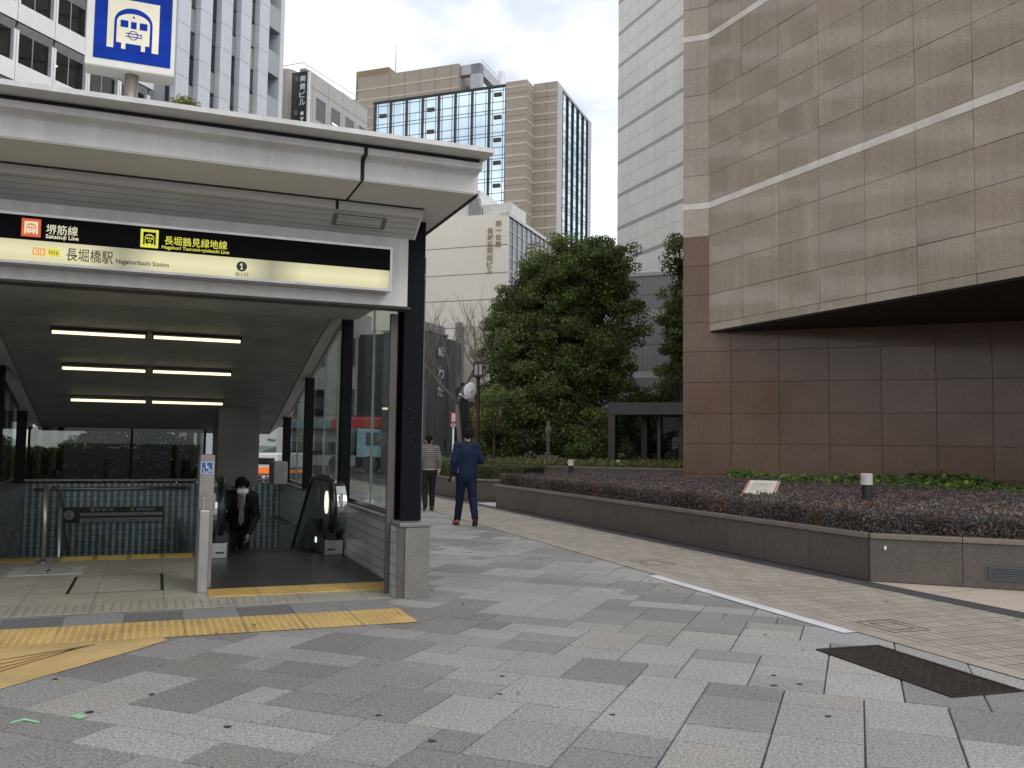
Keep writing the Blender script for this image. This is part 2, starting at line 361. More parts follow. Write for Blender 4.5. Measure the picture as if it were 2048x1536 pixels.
for i in range(NX):
    for j in range(NY):
        if used[i,j]: continue
        for a, b_ in random.sample([(2,2),(1,2),(1,2),(1,3),(2,2),(2,2),(1,2),(2,3)], 8)+[(1,1)]:
            if i+a <= NX and j+b_ <= NY and not used[i:i+a,j:j+b_].any(): used[i:i+a,j:j+b_] = True; slab(i,j,a,b_); break
struct(pv.build('paving', K['pave']))
fl_ = MB(); fl_.poly([S.wld(-5,-.6,0), S.wld(.7,-.6,0), S.wld(.7,.05,0), S.wld(-5,.05,0)]); fl_.poly([S.wld(-.02,.05,0), S.wld(.7,.05,0), S.wld(.7,9.6,0), S.wld(-.02,9.6,0)])
o = fl_.build('mortar_fill', M('mortar_fill', (.33,.325,.31), .85, speck=(70,.25), var=(2,.15))); o.location.z = -.003; struct(o)
# tiny stains of old chewing gum trodden into the pavers
gm = MB()
for _ in range(150):
    c = (random.uniform(-4.5,5), random.uniform(4.6,15)); l = S.loc((c[0],c[1],0))
    if c[0] > BR(c[1])-.05 or (l[1] > -1.3 and l[0] < .1): continue
    r = random.uniform(.007,.024); a0 = random.random()*6; gm.poly([(c[0]+r*(1+.3*sin(3*a+a0))*cos(a), c[1]+r*.9*sin(a), .0035) for a in [2*pi*k/10 for k in range(10)]])
struct(gm.build('gum_stains', M('gum_stain', (.03,.029,.028), .8, var=None)), 'stuff')
# brick footpath along the planter, its edging, pale line and dark stone strip
BF = Fr((-.07,15.56), -20.0)
def sheet(name, pts, z, mat, fr=None):
    mb = MB()
    if fr: mb.poly([(*fr.loc((*p[:2],0))[:2], 0) for p in pts]); o = mb.build(name, mat, None, (*fr.o, z), fr.ang)
    else: mb.poly([(p[0],p[1],0) for p in pts]); o = mb.build(name, mat, None, (0,0,z))
    return struct(o)
CP = ground(1739.6, 1163.6)[:2]        # planter corner on the ground
PF = Fr(CP, 158.7)                     # planter front: x to the right, y into the bed
PR = Fr(CP, 111.0)                     # planter right run
PLX = -12.2                           # left end of the front run
bl = [(BR(Y), Y) for Y in (1.0, 36)]
sheet('brick_footpath', [bl[0], (9,-.5), (6.9,4.0), PF.wld(3.0,-.16), PF.wld(0,-.16), PF.wld(PLX,-.16), PF.wld(-30,-.16), bl[1]][::1], .003, K['brick'], BF)
def strip(name, line, off0, off1, z, mat):
    a, b = Vector(line[0]), Vector(line[1]); d = (b-a).normalized(); n = Vector((-d.y, d.x))
    return sheet(name, [a+n*off0, b+n*off0, b+n*off1, a+n*off1], z, mat)
strip('edging_strip', [(BR(1.0),1.0),(BR(36),36)], 0, -.16, .0065, K['curb'])
strip('pale_kerb_line', [(BR(7.5)+.0,7.5),(BR(10.6),10.6)], .145, .005, .0065, K['line'])
sheet('dark_stone_strip', [PF.wld(PLX-18,0)[:2], PF.wld(PLX-18,-.30)[:2], PF.wld(6,-.30)[:2], PF.wld(6,-.02)[:2]], .0068, K['dstone'])
sheet('beige_stone_apron', [PF.wld(0,-.02)[:2], PF.wld(9,-.02)[:2], PR.wld(9,0)[:2]], .0072, K['bstone'])
aj = MB()
for t in (.9, 1.9, 2.9):
    a, b = PF.wld(t,-.02), PR.wld(t*1.35,0); aj.poly([(a[0],a[1],.0086),(a[0]+.012,a[1]-.004,.0086),(b[0]+.012,b[1]-.004,.0086),(b[0],b[1],.0086)])
struct(aj.build('apron_joints', K['joint']))
# pale paved plaza behind the planter
sheet('plaza_paving', [PF.wld(PLX+.02,.02)[:2], PF.wld(PLX-1.6,.02)[:2], PF.wld(PLX-1.6,3)[:2], PF.wld(-26,6)[:2], PF.wld(-26,26)[:2], PF.wld(-6,26)[:2], PF.wld(-8,4)[:2]][::-1], .001, M('plaza_stone', (.5,.47,.43), .8, speck=(60,.12), var=(.8,.1)))
# yellow tactile paving in front of the entrance: dotted blocks and the guiding path
tk = MB(); td = MB(); tg = MB()
for i in range(-10, 0):
    x0 = -.41+.46*i; x1 = x0+.455
    a = -.43; k = random.choice((.36,.22)); 
    tg.t = (k, k, k*1.01); tg.poly([S.wld(x0,-.425,0), S.wld(x1,-.425,0), S.wld(x1,.0,0), S.wld(x0,.0,0)])
    tk.t = rt(.06); tk.poly([S.wld(x0,-1.10,.0), S.wld(x1,-1.10,.0), S.wld(x1,-.43,.0), S.wld(x0,-.43,.0)])
    for p in range(8):
        for q in range(11):
            cx, cy = x0+.03+p*.0565, -1.10+.03+q*.061
            td.t = tk.t; n = td.vv([S.wld(cx+.014*cos(k_), cy+.014*sin(k_), 0) for k_ in (0,1.57,3.14,4.71)]+[S.wld(cx+.008*cos(k_), cy+.008*sin(k_), .005) for k_ in (0,1.57,3.14,4.71)])
            td.face((n+4,n+5,n+6,n+7))
            for e in range(4): f_ = (e+1)%4; td.face((n+e,n+f_,n+4+f_,n+4+e))
for m, nm, mt in ((tk,'tactile_paving',M('yellow_block',(.52,.365,.15),.7,tint=True,speck=(90,.16),var=(2.5,.22))),(tg,'entrance_pavers',K['pave'])):
    o = m.build(nm, mt); o.location.z = .005; struct(o)
o = td.build('tactile_dots', K['yellow']); o.location.z = .005; struct(o)
gpts = [ground(-80,1403), ground(66,1360), ground(264,1303), ground(335,1281), ground(300,1262), ground(100,1275), ground(-80,1285)]
sheet('guiding_path', gpts, .0035, M('pale_yellow_block', (.55,.385,.17), .7, speck=(90,.14), var=(2,.2)))
gb = MB()
for k in range(4):
    a, b = ground(-80,1335+k*11), ground(150+14*(3-k),1290+k*3)
    d = Vector((b[0]-a[0], b[1]-a[1])).normalized(); n_ = Vector((-d.y, d.x))*.012
    gb.poly([(a[0]-n_.x,a[1]-n_.y,.0095),(b[0]-n_.x,b[1]-n_.y,.0095),(b[0]+n_.x,b[1]+n_.y,.0095),(a[0]+n_.x,a[1]+n_.y,.0095)])
struct(gb.build('guiding_bars', M('worn_bar', (.50,.345,.15), .75)))
gt = MB()
for pts in ([(20,1444),(50,1436),(80,1443),(78,1446),(48,1440),(20,1447)], [(138,1433),(157,1427),(176,1432),(160,1438)]):
    gt.poly([ground(*p, .004) for p in pts][::-1])
struct(gt.build('green_paint_marks', M('green_tape', (.33,.62,.36), .6)))
# road beyond, its white kerb line and the far footpath
strip('far_kerb', [S.wld(-40,36.2)[:2], S.wld(40,36.2)[:2]], 0, .2, .01, K['curb'])
strip('road_line', [S.wld(-60,39.5)[:2], S.wld(60,39.5)[:2]], 0, .15, -.024, K['line'])
# ================================================================== GRANITE BUILDING ON THE RIGHT
O_R = org(1420, 22.0)
RF = Fr(O_R, 155.3); GF = Fr(O_R, 113.6)
zat = lambda py: GF.f(1420, py)[2]
Z0 = zat(663)
b_r = thing('granite_building', 'brown polished granite office block with pale stone bands and a dark undercut ground floor', 'building', (*O_R, 0), 0)
toL = lambda fr, x, y, z: (fr.wld(x,y)[0]-O_R[0], fr.wld(x,y)[1]-O_R[1], z)
rows = [Z0, zat(648), zat(590), zat(531), zat(472.5), zat(417.5)]
zb = [(zat(417.5), zat(404)), (zat(79), zat(66.5))]
mid = [zat(y) for y in (404, 349.7, 295.9, 242, 188.3, 134.5, 79)]
pit = zat(349.7)-zat(404)
up = [zb[1][1]]+[zb[1][1]+pit*(k+1) for k in range(6)]
LR = 17.0
jx = [RF.f(p, 300)[0] for p in (1486.4,1558.3,1639.5,1730.5,1833,1950)]
st = (jx[5]-jx[0])/5; xs = [0]+jx+[jx[5]+st*(k+1) for k in range(5)]
zlong = rows+mid[1:]
UP = lambda fr: (lambda x, z, o: toL(fr, x, -o, z))
mb = MB()
for zz in (rows, mid, up): panels(mb, UP(RF), xs, zz, .011, .03, lambda i,j: rt(.05,.012), .004)
mb.build('upper_cladding', K['rgran'], b_r)
XG = GF.f(1366.3, 700)[0]
for z0, z1 in zb:
    mb = MB(); panels(mb, UP(RF), xs, [z0,z1], .008, .032, lambda i,j: rt(.03)); panels(mb, UP(GF), [XG,0], [z0,z1], .008, .032, lambda i,j: rt(.03))
    mb.build('stone_band', K['rband'], b_r)
mb = MB()
for zz in ([zat(y) for y in (472.5,417.5)], mid, up): panels(mb, UP(GF), [XG,-.012], zz, .011, .03, lambda i,j: rt(.06,.015), .004)
mb.build('corner_cladding', K['rgran'], b_r)
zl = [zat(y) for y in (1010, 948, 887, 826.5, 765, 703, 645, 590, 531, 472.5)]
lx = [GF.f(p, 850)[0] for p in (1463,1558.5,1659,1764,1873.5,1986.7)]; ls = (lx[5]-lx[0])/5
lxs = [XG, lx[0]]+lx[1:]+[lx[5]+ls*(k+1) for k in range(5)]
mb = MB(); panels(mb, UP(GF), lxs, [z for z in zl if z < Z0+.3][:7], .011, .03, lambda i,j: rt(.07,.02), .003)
panels(mb, UP(GF), [XG,-.012], [z for z in zl if z > zl[5]], .011, .03, lambda i,j: rt(.07,.02), .003)  # corner strip below the split; reflected sky is put into the greyer colour above
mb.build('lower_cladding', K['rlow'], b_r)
TOP = up[-1]
core = MB()
pl = [toL(GF,0,0,0), toL(RF,LR,0,0), toL(RF,LR,40,0), toL(GF,XG,40,0), toL(GF,XG,0,0)]
core.plan([(p[0],p[1]) for p in pl], Z0, TOP)
core.plan([(p[0],p[1]) for p in (toL(GF,XG,0.002,0), toL(GF,16,0.002,0), toL(GF,16,30,0), toL(GF,XG,39,0))], 0, Z0-.004)
core.build('backing_wall', K['joint'], b_r)
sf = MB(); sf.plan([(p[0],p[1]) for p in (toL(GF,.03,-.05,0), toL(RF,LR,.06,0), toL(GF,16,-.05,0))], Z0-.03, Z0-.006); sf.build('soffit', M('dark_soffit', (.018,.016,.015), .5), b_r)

# ------------------------------------------------------------------ pale tower and podium behind it
TF = Fr(org(1300, 62), 157.6)
x0 = TF.f(1236.5, 300)[0]; x1 = TF.f(1362, 300)[0]
tz = lambda py: TF.f(1361.5, py)[2]
b_t = thing('office_tower', 'tall pale grey tower with thin darker bands rising behind the evergreen trees', 'building', (*TF.o, 0), TF.ang)
P0 = lambda x, z, o: (x, -o, z)
bz = sorted([tz(y) for y in (34.6,105.7,178.6,251.5,324.5,397.4,474)]); dz = (bz[-1]-bz[0])/6
bots = [bz[0]+dz*k for k in range(-3, 13)]; th = dz*.105
xv = [TF.f(p, 300)[0] for p in (1245.6,1260,1277,1295,1312,1330.5,1349.5)]; sv = (xv[-1]-xv[0])/6
xvs = [x0, xv[0]]+xv[1:]+[x1]+[x1+sv*k for k in range(1,8)]
mb = MB()
for b0 in bots: panels(mb, P0, xvs, [b0, b0+(dz-th)/2, b0+dz-th], .02, .05, lambda i,j: rt(.03,.006))
mb.build('panel_cladding', K['tower'], b_t)
mb = MB()
for b0 in bots: mb.box(x0-.03, x1+sv*7, -.04, .1, b0-th, b0)
mb.build('floor_band', K['tband'], b_t)
mb = MB(); mb.plan([(x0,0),(x1+sv*7,0),(x1+sv*7,22),(x0,22),(x0-.9,.9)], 0, bots[-1]+dz); mb.build('wall', K['joint'], b_t)
mb = MB(); n = Vector((-.9,.9)).normalized()
panels(mb, lambda x,z,o: (x0-.9*x-o*.7, .9*x-o*.7, z), [.02,1.0], [b for bb in bots for b in (bb, bb+dz-th)], .02, .05, lambda i,j: rt(.03) if j%2==0 else (.42,.42,.42))
mb.build('corner_cladding', M('pinkish_panel', (.36,.31,.29), .5, tint=True), b_t)
PO = Fr(org(1300, 50), 111.5); pz = lambda py: PO.f(1300, py)[2]
b_p = thing('stone_podium', 'low grey granite podium with dark bands half hidden by the trees', 'building', (*PO.o,0), PO.ang)
xa, xb = PO.f(1180,600)[0], PO.f(1480,600)[0]
xj = [xa]+[PO.f(p,600)[0] for p in (1229,1286,1345,1402)]+[xb]
lev = [0, pz(800), pz(756)]; mb = MB()
panels(mb, P0, xj, [.2, pz(800), pz(756)], .03, .04, lambda i,j: rt(.05)); panels(mb, P0, xj, [pz(743), pz(690), pz(634)], .03, .04, lambda i,j: rt(.05)); panels(mb, P0, xj, [pz(619), pz(590), pz(552)], .03, .04, lambda i,j: rt(.05))
mb.build('panel_cladding', K['podium'], b_p)
MB().box(xa, xb, .002, 6, 0, pz(552)).box(xa-.1, xb+.1, -.1, 6, pz(552), pz(545)).box(xa,xb,-.05,.0,pz(756),pz(743)).box(xa,xb,-.05,.0,pz(634),pz(619)).build('wall', K['tband'], b_p)

# ------------------------------------------------------------------ dark steel entrance portico
DF = Fr(org(1216, 33), 111.0); dz_ = lambda py: DF.f(1230, py)[2]; dx = lambda px: DF.f(px, 870)[0]
b_d = thing('entrance_portico', 'dark bronze steel portico with glass beside the granite building', 'portico', (*DF.o,0), DF.ang)
KB = M('bronze_steel', (.062,.053,.048), .4, .3, var=(2,.15))
for a, b_, y0 in ((1216,1230,0),(1258.5,1271.5,1.9),(1300,1308,1.2),(1345,1353,1.2)):
    add_bevel(MB().box(dx(a), dx(b_), y0, y0+.42, 0, dz_(829)-.005).build('post', KB, b_d), .01)
MB().box(dx(1216), dx(1216)+9, -.02, .5, dz_(829), dz_(805)).build('beam', KB, b_d)
MB().box(dx(1216), dx(1216)+9, .5, 4.2, dz_(826), dz_(808)).build('roof', KB, b_d)
MB().box(dx(1308), dx(1308)+7.4, 1.38, 1.41, .05, dz_(829)-.01).build('glass_panel', K['dglass'], b_d)
MB().box(dx(1308), dx(1308)+7.4, 4.0, 4.1, .05, dz_(829)-.01).build('rear_screen', M('rear_dark', (.02,.022,.02), .3), b_d)

# ------------------------------------------------------------------ front planter
pt = thing('planter', 'long low brown granite planter with coping beside the brick footpath', 'planter', (*CP,0), 0)
pL = lambda fr: (lambda x, z, o: (fr.wld(x,-o)[0]-CP[0], fr.wld(x,-o)[1]-CP[1], z))
HW = .55; HC = .06
px_j = [1228,1279.6,1327.5,1386.5,1454.7,1531.8,1620.9]
fx = [PLX]+[PLX+1.3*k for k in range(1,5)]+[PF.f(p, 1050)[0] for p in px_j]; fx = sorted(x for x in fx if x > PLX-.01)
fx = [x for i,x in enumerate(fx) if i == 0 or x-fx[i-1] > .4]+[-.006]
rx = [.006]+[PR.f(1924.8, 1120)[0]*k for k in (1,2,3,4,5)]
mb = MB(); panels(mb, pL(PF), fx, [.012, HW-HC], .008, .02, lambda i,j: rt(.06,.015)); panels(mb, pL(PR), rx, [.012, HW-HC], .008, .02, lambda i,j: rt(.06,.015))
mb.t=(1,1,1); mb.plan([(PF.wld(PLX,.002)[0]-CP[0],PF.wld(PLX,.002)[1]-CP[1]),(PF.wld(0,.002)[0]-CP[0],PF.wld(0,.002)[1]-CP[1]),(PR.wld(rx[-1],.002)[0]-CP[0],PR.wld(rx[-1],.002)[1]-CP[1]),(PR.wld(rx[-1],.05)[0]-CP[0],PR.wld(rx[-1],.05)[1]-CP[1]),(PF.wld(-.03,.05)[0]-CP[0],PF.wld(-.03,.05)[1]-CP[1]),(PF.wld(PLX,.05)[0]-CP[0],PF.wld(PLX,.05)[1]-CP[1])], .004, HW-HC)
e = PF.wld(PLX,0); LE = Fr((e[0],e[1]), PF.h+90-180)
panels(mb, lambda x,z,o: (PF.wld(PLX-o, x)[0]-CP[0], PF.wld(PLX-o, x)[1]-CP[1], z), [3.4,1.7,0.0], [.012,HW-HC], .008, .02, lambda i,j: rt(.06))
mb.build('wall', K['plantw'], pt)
bedp = [PF.wld(PLX,0), (CP[0],CP[1]), PR.wld(rx[-1],0), PR.wld(rx[-1],8), GF.wld(9,-.04), GF.wld(XG,-.04), PF.wld(PLX,3.4)]
rel = lambda p: (p[0]-CP[0], p[1]-CP[1])
def offset(fr0, x0, x1, y): return [fr0.wld(x0,y), fr0.wld(x1,y)]
def cope(fr, x0, x1, xi1, joints):
    mb = MB(); ed = sorted([x0]+[j for j in joints if x0 < j < x1]+[x1])
    for a, b in zip(ed, ed[1:]):
        mb.t = rt(.05); a_, b_ = a+.003, b-.003
        p = [fr.wld(a_,-.045), fr.wld(b_,-.045), fr.wld(b_ if b < x1 else xi1,.16), fr.wld(a_ if a > x0 or x0 < 0 else .065,.16)]
        mb.plan([rel(q) for q in p], HW-HC+.001, HW)
    return mb
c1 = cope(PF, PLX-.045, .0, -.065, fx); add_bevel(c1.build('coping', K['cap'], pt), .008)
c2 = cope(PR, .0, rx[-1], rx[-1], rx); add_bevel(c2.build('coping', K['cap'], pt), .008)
MB().plan([rel(p) for p in (PF.wld(PLX-.04,.17), PF.wld(PLX+.16,.17), PF.wld(PLX+.16,3.4), PF.wld(PLX-.04,3.4))], HW-HC+.001, HW).build('coping', K['cap'], pt)
inner = [PF.wld(PLX+.05,.05), PF.wld(-.03,.05), PR.wld(rx[-1],.03), PR.wld(rx[-1],8), GF.wld(9,-.06), GF.wld(XG,-.06), PF.wld(PLX+.05,3.38)]
MB().plan([rel(p) for p in inner], .0, .42).build('soil', K['soil'], pt)
# louvre vent and the little weep spout on the planter wall
v0, v1 = PR.f(1977,1150), PR.f(2075,1150); zt, zb_ = PR.f(2000,1133)[2], PR.f(2000,1160)[2]
vm = MB(); KV = M('vent_grey', (.09,.1,.11), .4, .4)
P_ = pL(PR)
def rb(mb, x0, x1, z0, z1, o0, o1):
    q = [P_(x0,z0,o1),P_(x1,z0,o1),P_(x1,z1,o1),P_(x0,z1,o1),P_(x0,z0,o0),P_(x1,z0,o0),P_(x1,z1,o0),P_(x0,z1,o0)]; n = mb.vv(q)
    mb.face((n,n+1,n+2,n+3))
    for k in range(4): l=(k+1)%4; mb.face((n+k,n+4+k,n+4+l,n+l))
    return mb
w_ = .02
for a,b_,c,d in ((v0[0],v1[0],zt-w_,zt),(v0[0],v1[0],zb_,zb_+w_),(v0[0],v0[0]+w_,zb_+w_,zt-w_),(v1[0]-w_,v1[0],zb_+w_,zt-w_)): rb(vm,a,b_,c,d,.0,.045)
fr_ = vm.build('vent', KV, pt); sm = MB()
for k in range(4): z = zb_+w_+(zt-zb_-2*w_)*(k+.5)/4; rb(sm, v0[0]+w_, v1[0]-w_, z-.008, z+.008, .01, .038)
sm.build('slats', KV, fr_)
s_ = PR.f(1770,1094); sm = MB(); c = P_(s_[0], s_[2], .02); dd = P_(s_[0], s_[2]-.02, .075)
sm.tube([c,dd], [.016,.012], 8).build('weep_spout', K['pwhite'], pt)
# ------------------------------------------------------------------ rear planter and the raised tree bed
A2 = ground(927, 998)[:2]; RP = Fr(A2, 158.0); RQ = Fr(A2, 111.0)
rp = thing('planter', 'shorter brown granite planter holding the clipped green hedge', 'planter', (*A2,0), 0)
rl = lambda p: (p[0]-A2[0], p[1]-A2[1])
xr = RQ.f(1052, 985)[0]; q = [RP.wld(-4.6,0), A2, RQ.wld(xr,0), RQ.wld(xr,2.4), RP.wld(-4.6,2.6)]
MB().plan([rl(p) for p in q], 0, .5).build('wall', K['plantw'], rp)
add_bevel(MB().plan([rl(p) for p in (RP.wld(-4.64,-.04), RP.wld(0,-.04), RQ.wld(.0,-.04), RQ.wld(xr+.04,-.04), RQ.wld(xr+.04,2.44), RP.wld(-4.64,2.64))], .502, .56).build('coping', K['cap'], rp), .008)
TB = Fr(org(1046, 31), 111.0); tbz = TB.f(1046, 930)[2]
tb = thing('planter', 'raised brown granite bed with ground cover under the big evergreen', 'planter', (*TB.o,0), TB.ang)
xl, xr2 = TB.f(850,940)[0], TB.f(1400,940)[0]
MB().box(xl, xr2, .03, 14, 0, tbz-.06).build('wall', K['plantw'], tb); MB().box(xl-.04, xr2+.04, 0, 14.04, tbz-.058, tbz).build('coping', K['cap'], tb)
# ================================================================== BUILDINGS ACROSS THE ROAD
def windowglass(name, base=(.02,.022,.024), rough=.03, spec=.6): return M(name, base, rough, spec=spec, var=None)
GW = dict(dark=windowglass('office_window_glass'), blind=M('window_with_blind', (.30,.32,.30), .12, spec=.6, var=(2,.1)), mid=windowglass('grey_window_glass', (.07,.075,.08)))
def put(src, parent, loc):
    c = src.copy(); c.parent = parent; c.location = loc; COL.objects.link(c)
    for ch in src.children: d = ch.copy(); d.parent = c; COL.objects.link(d)
    return c
# ---- white office block with framed double windows
B1 = Fr(org(103, 52), 20.8); b1 = thing('office_building', 'white office block with rows of dark double windows in deep frames beyond the canopy', 'building', (*B1.o,0), B1.ang)
jz, fh, bw = 21.2, 3.385, 2.5; j0 = -1.17
KW = M('white_precast', (.86,.865,.87), .5, tint=True, var=(.6,.05), streak=.08); KWF = M('window_surround', (.42,.43,.44), .5)
zf = [jz+fh*k for k in range(-6, 6)]; xf = [j0+bw*k for k in range(-7, 4)]
mb = MB()
for z in zf:
    for x in xf:      # spandrel, then side and head frames around the opening
        mb.t = rt(.025)
        panels(mb, P0, [x+.02, x+bw-.02], [z+.03, z+1.08], 0, .05, lambda i,j: rt(.025))
        for (a,c,b_,d) in ((x+.02, z+1.08, x+.16, z+2.92), (x+bw-.16, z+1.08, x+bw-.02, z+2.92)): panels(mb, P0, [a,b_],[c,d],0,.05,lambda i,j: rt(.02))
mb.box(xf[-1]+bw+.02, 8.24, -.05, .3, 0, zf[-1]+fh)
mb.box(xf[0]-.4, xf[0]-.0, -.05, .3, 0, zf[-1]+fh)
mb.build('wall', KW, b1)
jm = MB(); jm.box(-45, 8.0, .06, .09, 0, zf[-1]+fh); jmh = jm.build('joint_backing', K['joint'], b1) if False else None
wm0 = MB().box(-1.09,1.09,.20,.22,0,1.84).build('window', glass('office_glass', (.62,.65,.65), 1.5), b1); fm0 = MB().box(-.025,.025,.17,.205,0,1.84).box(-1.09,1.09,.18,.205,0,.05).build('frame', K['steel'], wm0)
rv = MB(); h_ = bw/2-.16; rv.quad((-h_,.26,1.84),(h_,.26,1.84),(h_+.12,-.05,2.25),(-h_-.12,-.05,2.25)); rv.quad((-h_,-.05,0),(h_,-.05,0),(h_,.26,0),(-h_,.26,0))
for s_ in (-1,1): rv.quad((s_*h_,-.05,0),(s_*h_,-.05,2.09),(s_*h_,.26,1.84),(s_*h_,.26,0))
rv.build('reveal', KWF, wm0)
wm0.location = (xf[0]+bw/2, 0, zf[0]+1.08)
first = True
for z in zf[3:]:
    for x in xf:
        if first: first = False; wm0.location = (x+bw/2, 0, z+1.08); continue
        put(wm0, b1, (x+bw/2, 0, z+1.08))
MB().box(xf[0], xf[-1]+bw, 3.4, 3.5, 0, zf[-1]+fh).build('inner_wall', M('room_dark', (.05,.05,.05), .8), b1)
mb = MB()
for z in zf: mb.box(xf[0], xf[-1]+bw, .3, 3.4, z+2.93, z+3.34)
for z in zf: mb.box(xf[0], xf[-1]+bw, .3, 3.4, z+.4, z+.9)
for x in xf: mb.box(x-.06,x+.06,.10,3.4,zf[0],zf[-1]+fh)
mb.build('storey_slab', M('room_grey', (.09,.09,.088), .8), b1)
lmb = MB().box(-.6,.6,-.05,.05,0,.03); lm0 = None
for zi, xi, xo in ((6,7,.75),(6,8,.55),(5,8,.7),(6,5,.6),(7,6,.9),(7,7,.5),(4,7,.6),(5,6,.2)):
    p = (xf[xi-0]+xo+.6, 1.9, zf[zi-0]+2.86)
    if lm0 is None: lm0 = lmb.build('ceiling_tube', emis('office_tube', (1,.97,.72), 7), b1); lm0.location = p
    else: put(lm0, b1, p)
bd = MB()
for z in zf: bd.box(-75, xf[0]-.4, -.02, .2, z+.03, z+1.3)
bd.build('long_spandrel', KW, b1)
MB().box(-75, xf[0]-.4, .2, .3, 0, zf[-1]+fh).build('long_window', GW['dark'], b1)
MB().box(-75, 8.2, 3.5, 18, 0, zf[-1]+fh-.1).build('core', KW, b1)
MB().box(-75, 8.2, .3, 3.5, zf[-1]+fh-.12, zf[-1]+fh-.02).box(7.9,8.2,.3,3.5,0,zf[-1]+fh).build('roof_slab', KW, b1)
# ---- grey striped tower with projecting piers and narrow window strips
sc = .62; B2 = Fr(org(400, 62), 20.8); b2 = thing('office_tower', 'grey blue striped tower with flat projecting piers, narrow window strips and recessed balconies', 'building', (*B2.o,0), B2.ang)
KG = M('blue_grey_panel', (.62,.65,.70), .45, tint=True, var=(.5,.05), streak=.05); KGd = M('grey_reveal', (.33,.345,.37), .5)
zo = 40.5*sc+1.5*(1-sc); dzp = 2.9*sc; zs2 = [zo+dzp*k for k in range(-14, 9)]; mod = 3.45*sc
ps = [(-3.35+3.46*k)*sc for k in range(-1, 4)]; pe = [p+1.98*sc for p in ps]
XL2 = B2.f(337,120)[0]; ps[0] = max(ps[0], XL2); mb = MB()
for a, b_ in zip(ps, pe): panels(mb, P0, [a, b_], zs2, .03, .45, lambda i,j: rt(.02))
mb.build('pier_cladding', KG, b2)
mb = MB()
for a, b_ in zip(ps, pe): mb.box(a+.02, b_-.02, -.43, .1, 0, zs2[-1])
mb.build('pier', KGd, b2)
wn0 = MB().box(0, 1.44*sc, .02, .05, .04, dzp*.5-.0).build('window', [GW['dark']], b2); ws0 = MB().box(0,1.44*sc,.0,.06,-.04,.04).build('sill_bar', K['black'], wn0)
wn0.location = (pe[0]+.02, 0, zs2[2])
vm_ = [wn0.data]; 
for mm in ('blind','mid'): d_ = wn0.data.copy(); d_.materials[0] = GW[mm]; vm_.append(d_)
cnt = 0
for i, b_ in enumerate(pe[:-1]):
    
    for k in range(5, 22):
        o = put(wn0, b2, (b_+.01, 0, zs2[k]+(0 if (i+k)%3 else dzp*.08))); o.data = random.choice((vm_[0],vm_[2],vm_[1],vm_[2])); o.scale = (1,1,1.98)
MB().box(XL2, ps[-1], .08, .2, 0, zs2[-1]).build('window_backing', K['black'], b2)
MB().box(XL2, 11.2*sc, 4.5, 16, 0, zs2[-1]).box(XL2, pe[-1]+.0, .2, 4.5, 0, zs2[-1]).build('core', KGd, b2)
a, b_ = pe[-1], 11.29*sc; KBal = M('balcony_grey', (.36,.375,.40), .5, var=(.5,.06))
for k in range(-14, 9, 2): z = zs2[0]+dzp*(k+14)+dzp*.25; MB().box(a+.02, b_, -.40, -.30, z, z+dzp*1.0).box(a+.02, b_, -.301, 2.2, z-.0, z+.25).build('balcony', KBal, b2)
MB().box(a, b_, 2.2, 4.5, 0, zs2[-1]).build('balcony_wall', KGd, b2)
mb = MB(); panels(mb, lambda x,z,o:(x,-o-.0,z), [b_, 12.1*sc], zs2[::2], .03, .45, lambda i,j: rt(.02)); mb.box(b_+.0,12.08*sc,-.43,4.5,0,zs2[-1]); mb.build('corner_pier', KG, b2)
# ---- beige block with the black name sign
B3 = Fr(org(618, 75), 20.8); b3 = thing('office_building', 'low beige block with small square windows and a black vertical name sign', 'building', (*B3.o,0), B3.ang)
KB3 = M('beige_tile_wall', (.47,.46,.44), .6, tint=True, speck=(8,.06), var=(.5,.06)); fh3 = 3.22; zt3 = 28.05
jx3 = [-1.5+0*k for k in range(1)]+[-1.0+2.35*k for k in range(0,5)]; top3 = 32.6
mb = MB(); zl3 = [zt3-fh3*k for k in range(7,-1,-1)]+[31.27, top3]
panels(mb, P0, [-1.5,-.97,1.36,3.7,6.0,8.0], zl3, .05, .06, lambda i,j: rt(.02)); mb.build('wall_cladding', KB3, b3)
MB().box(-1.5,8.0,.0,14,0,top3).build('core', K['joint'], b3)
w30 = None
for z in zl3[:-2]:
    for k in range(4):
        x = -.47+2.35*k
        if w30 is None: w30 = MB().box(0,1.36,-.085,-.05,0,1.8).build('window', windowglass('violet_window', (.05,.05,.065)), b3); MB().box(-.04,0,-.1,-.05,-.04,1.84).box(1.36,1.40,-.1,-.05,-.04,1.84).box(0,1.36,-.1,-.05,1.8,1.84).box(0,1.36,-.1,-.05,-.04,0).build('frame', K['dsteel'], w30); w30.location = (x,0,z+.75)
        else: put(w30, b3, (x,0,z+.75))
MB().box(2.0,2.85,-.10,-.088,29.2,29.32).build('ceiling_tube', emis('warm_tube', (1,.95,.6), 1.5), b3)
B3L = Fr(B3.wld(-1.5,0)[:2], 110.8)
rel3 = lambda p: B3.loc((*p[:2],0))[:2]
lw = MB(); L_ = [rel3(B3L.wld(*q)) for q in ((-5.5,.3),(-.6,.3),(-.6,6),(-5.5,6))]; lw.plan(L_, 0, 32.2)
cc = rel3(B3L.wld(-2.6,.5)); lw.lathe([(1.0,0),(1.0,32.9)], (*cc,0), 24)
cc = rel3(B3L.wld(-.75,.4)); lw.box(cc[0]-.3,cc[0]+.3,cc[1]-.3,cc[1]+.3,0,32.9); lw.build('stair_tower', M('beige_ribbed', (.44,.42,.38), .6, var=(.5,.08), speck=(5,.05), streak=.1), b3)
pf = MB(); 
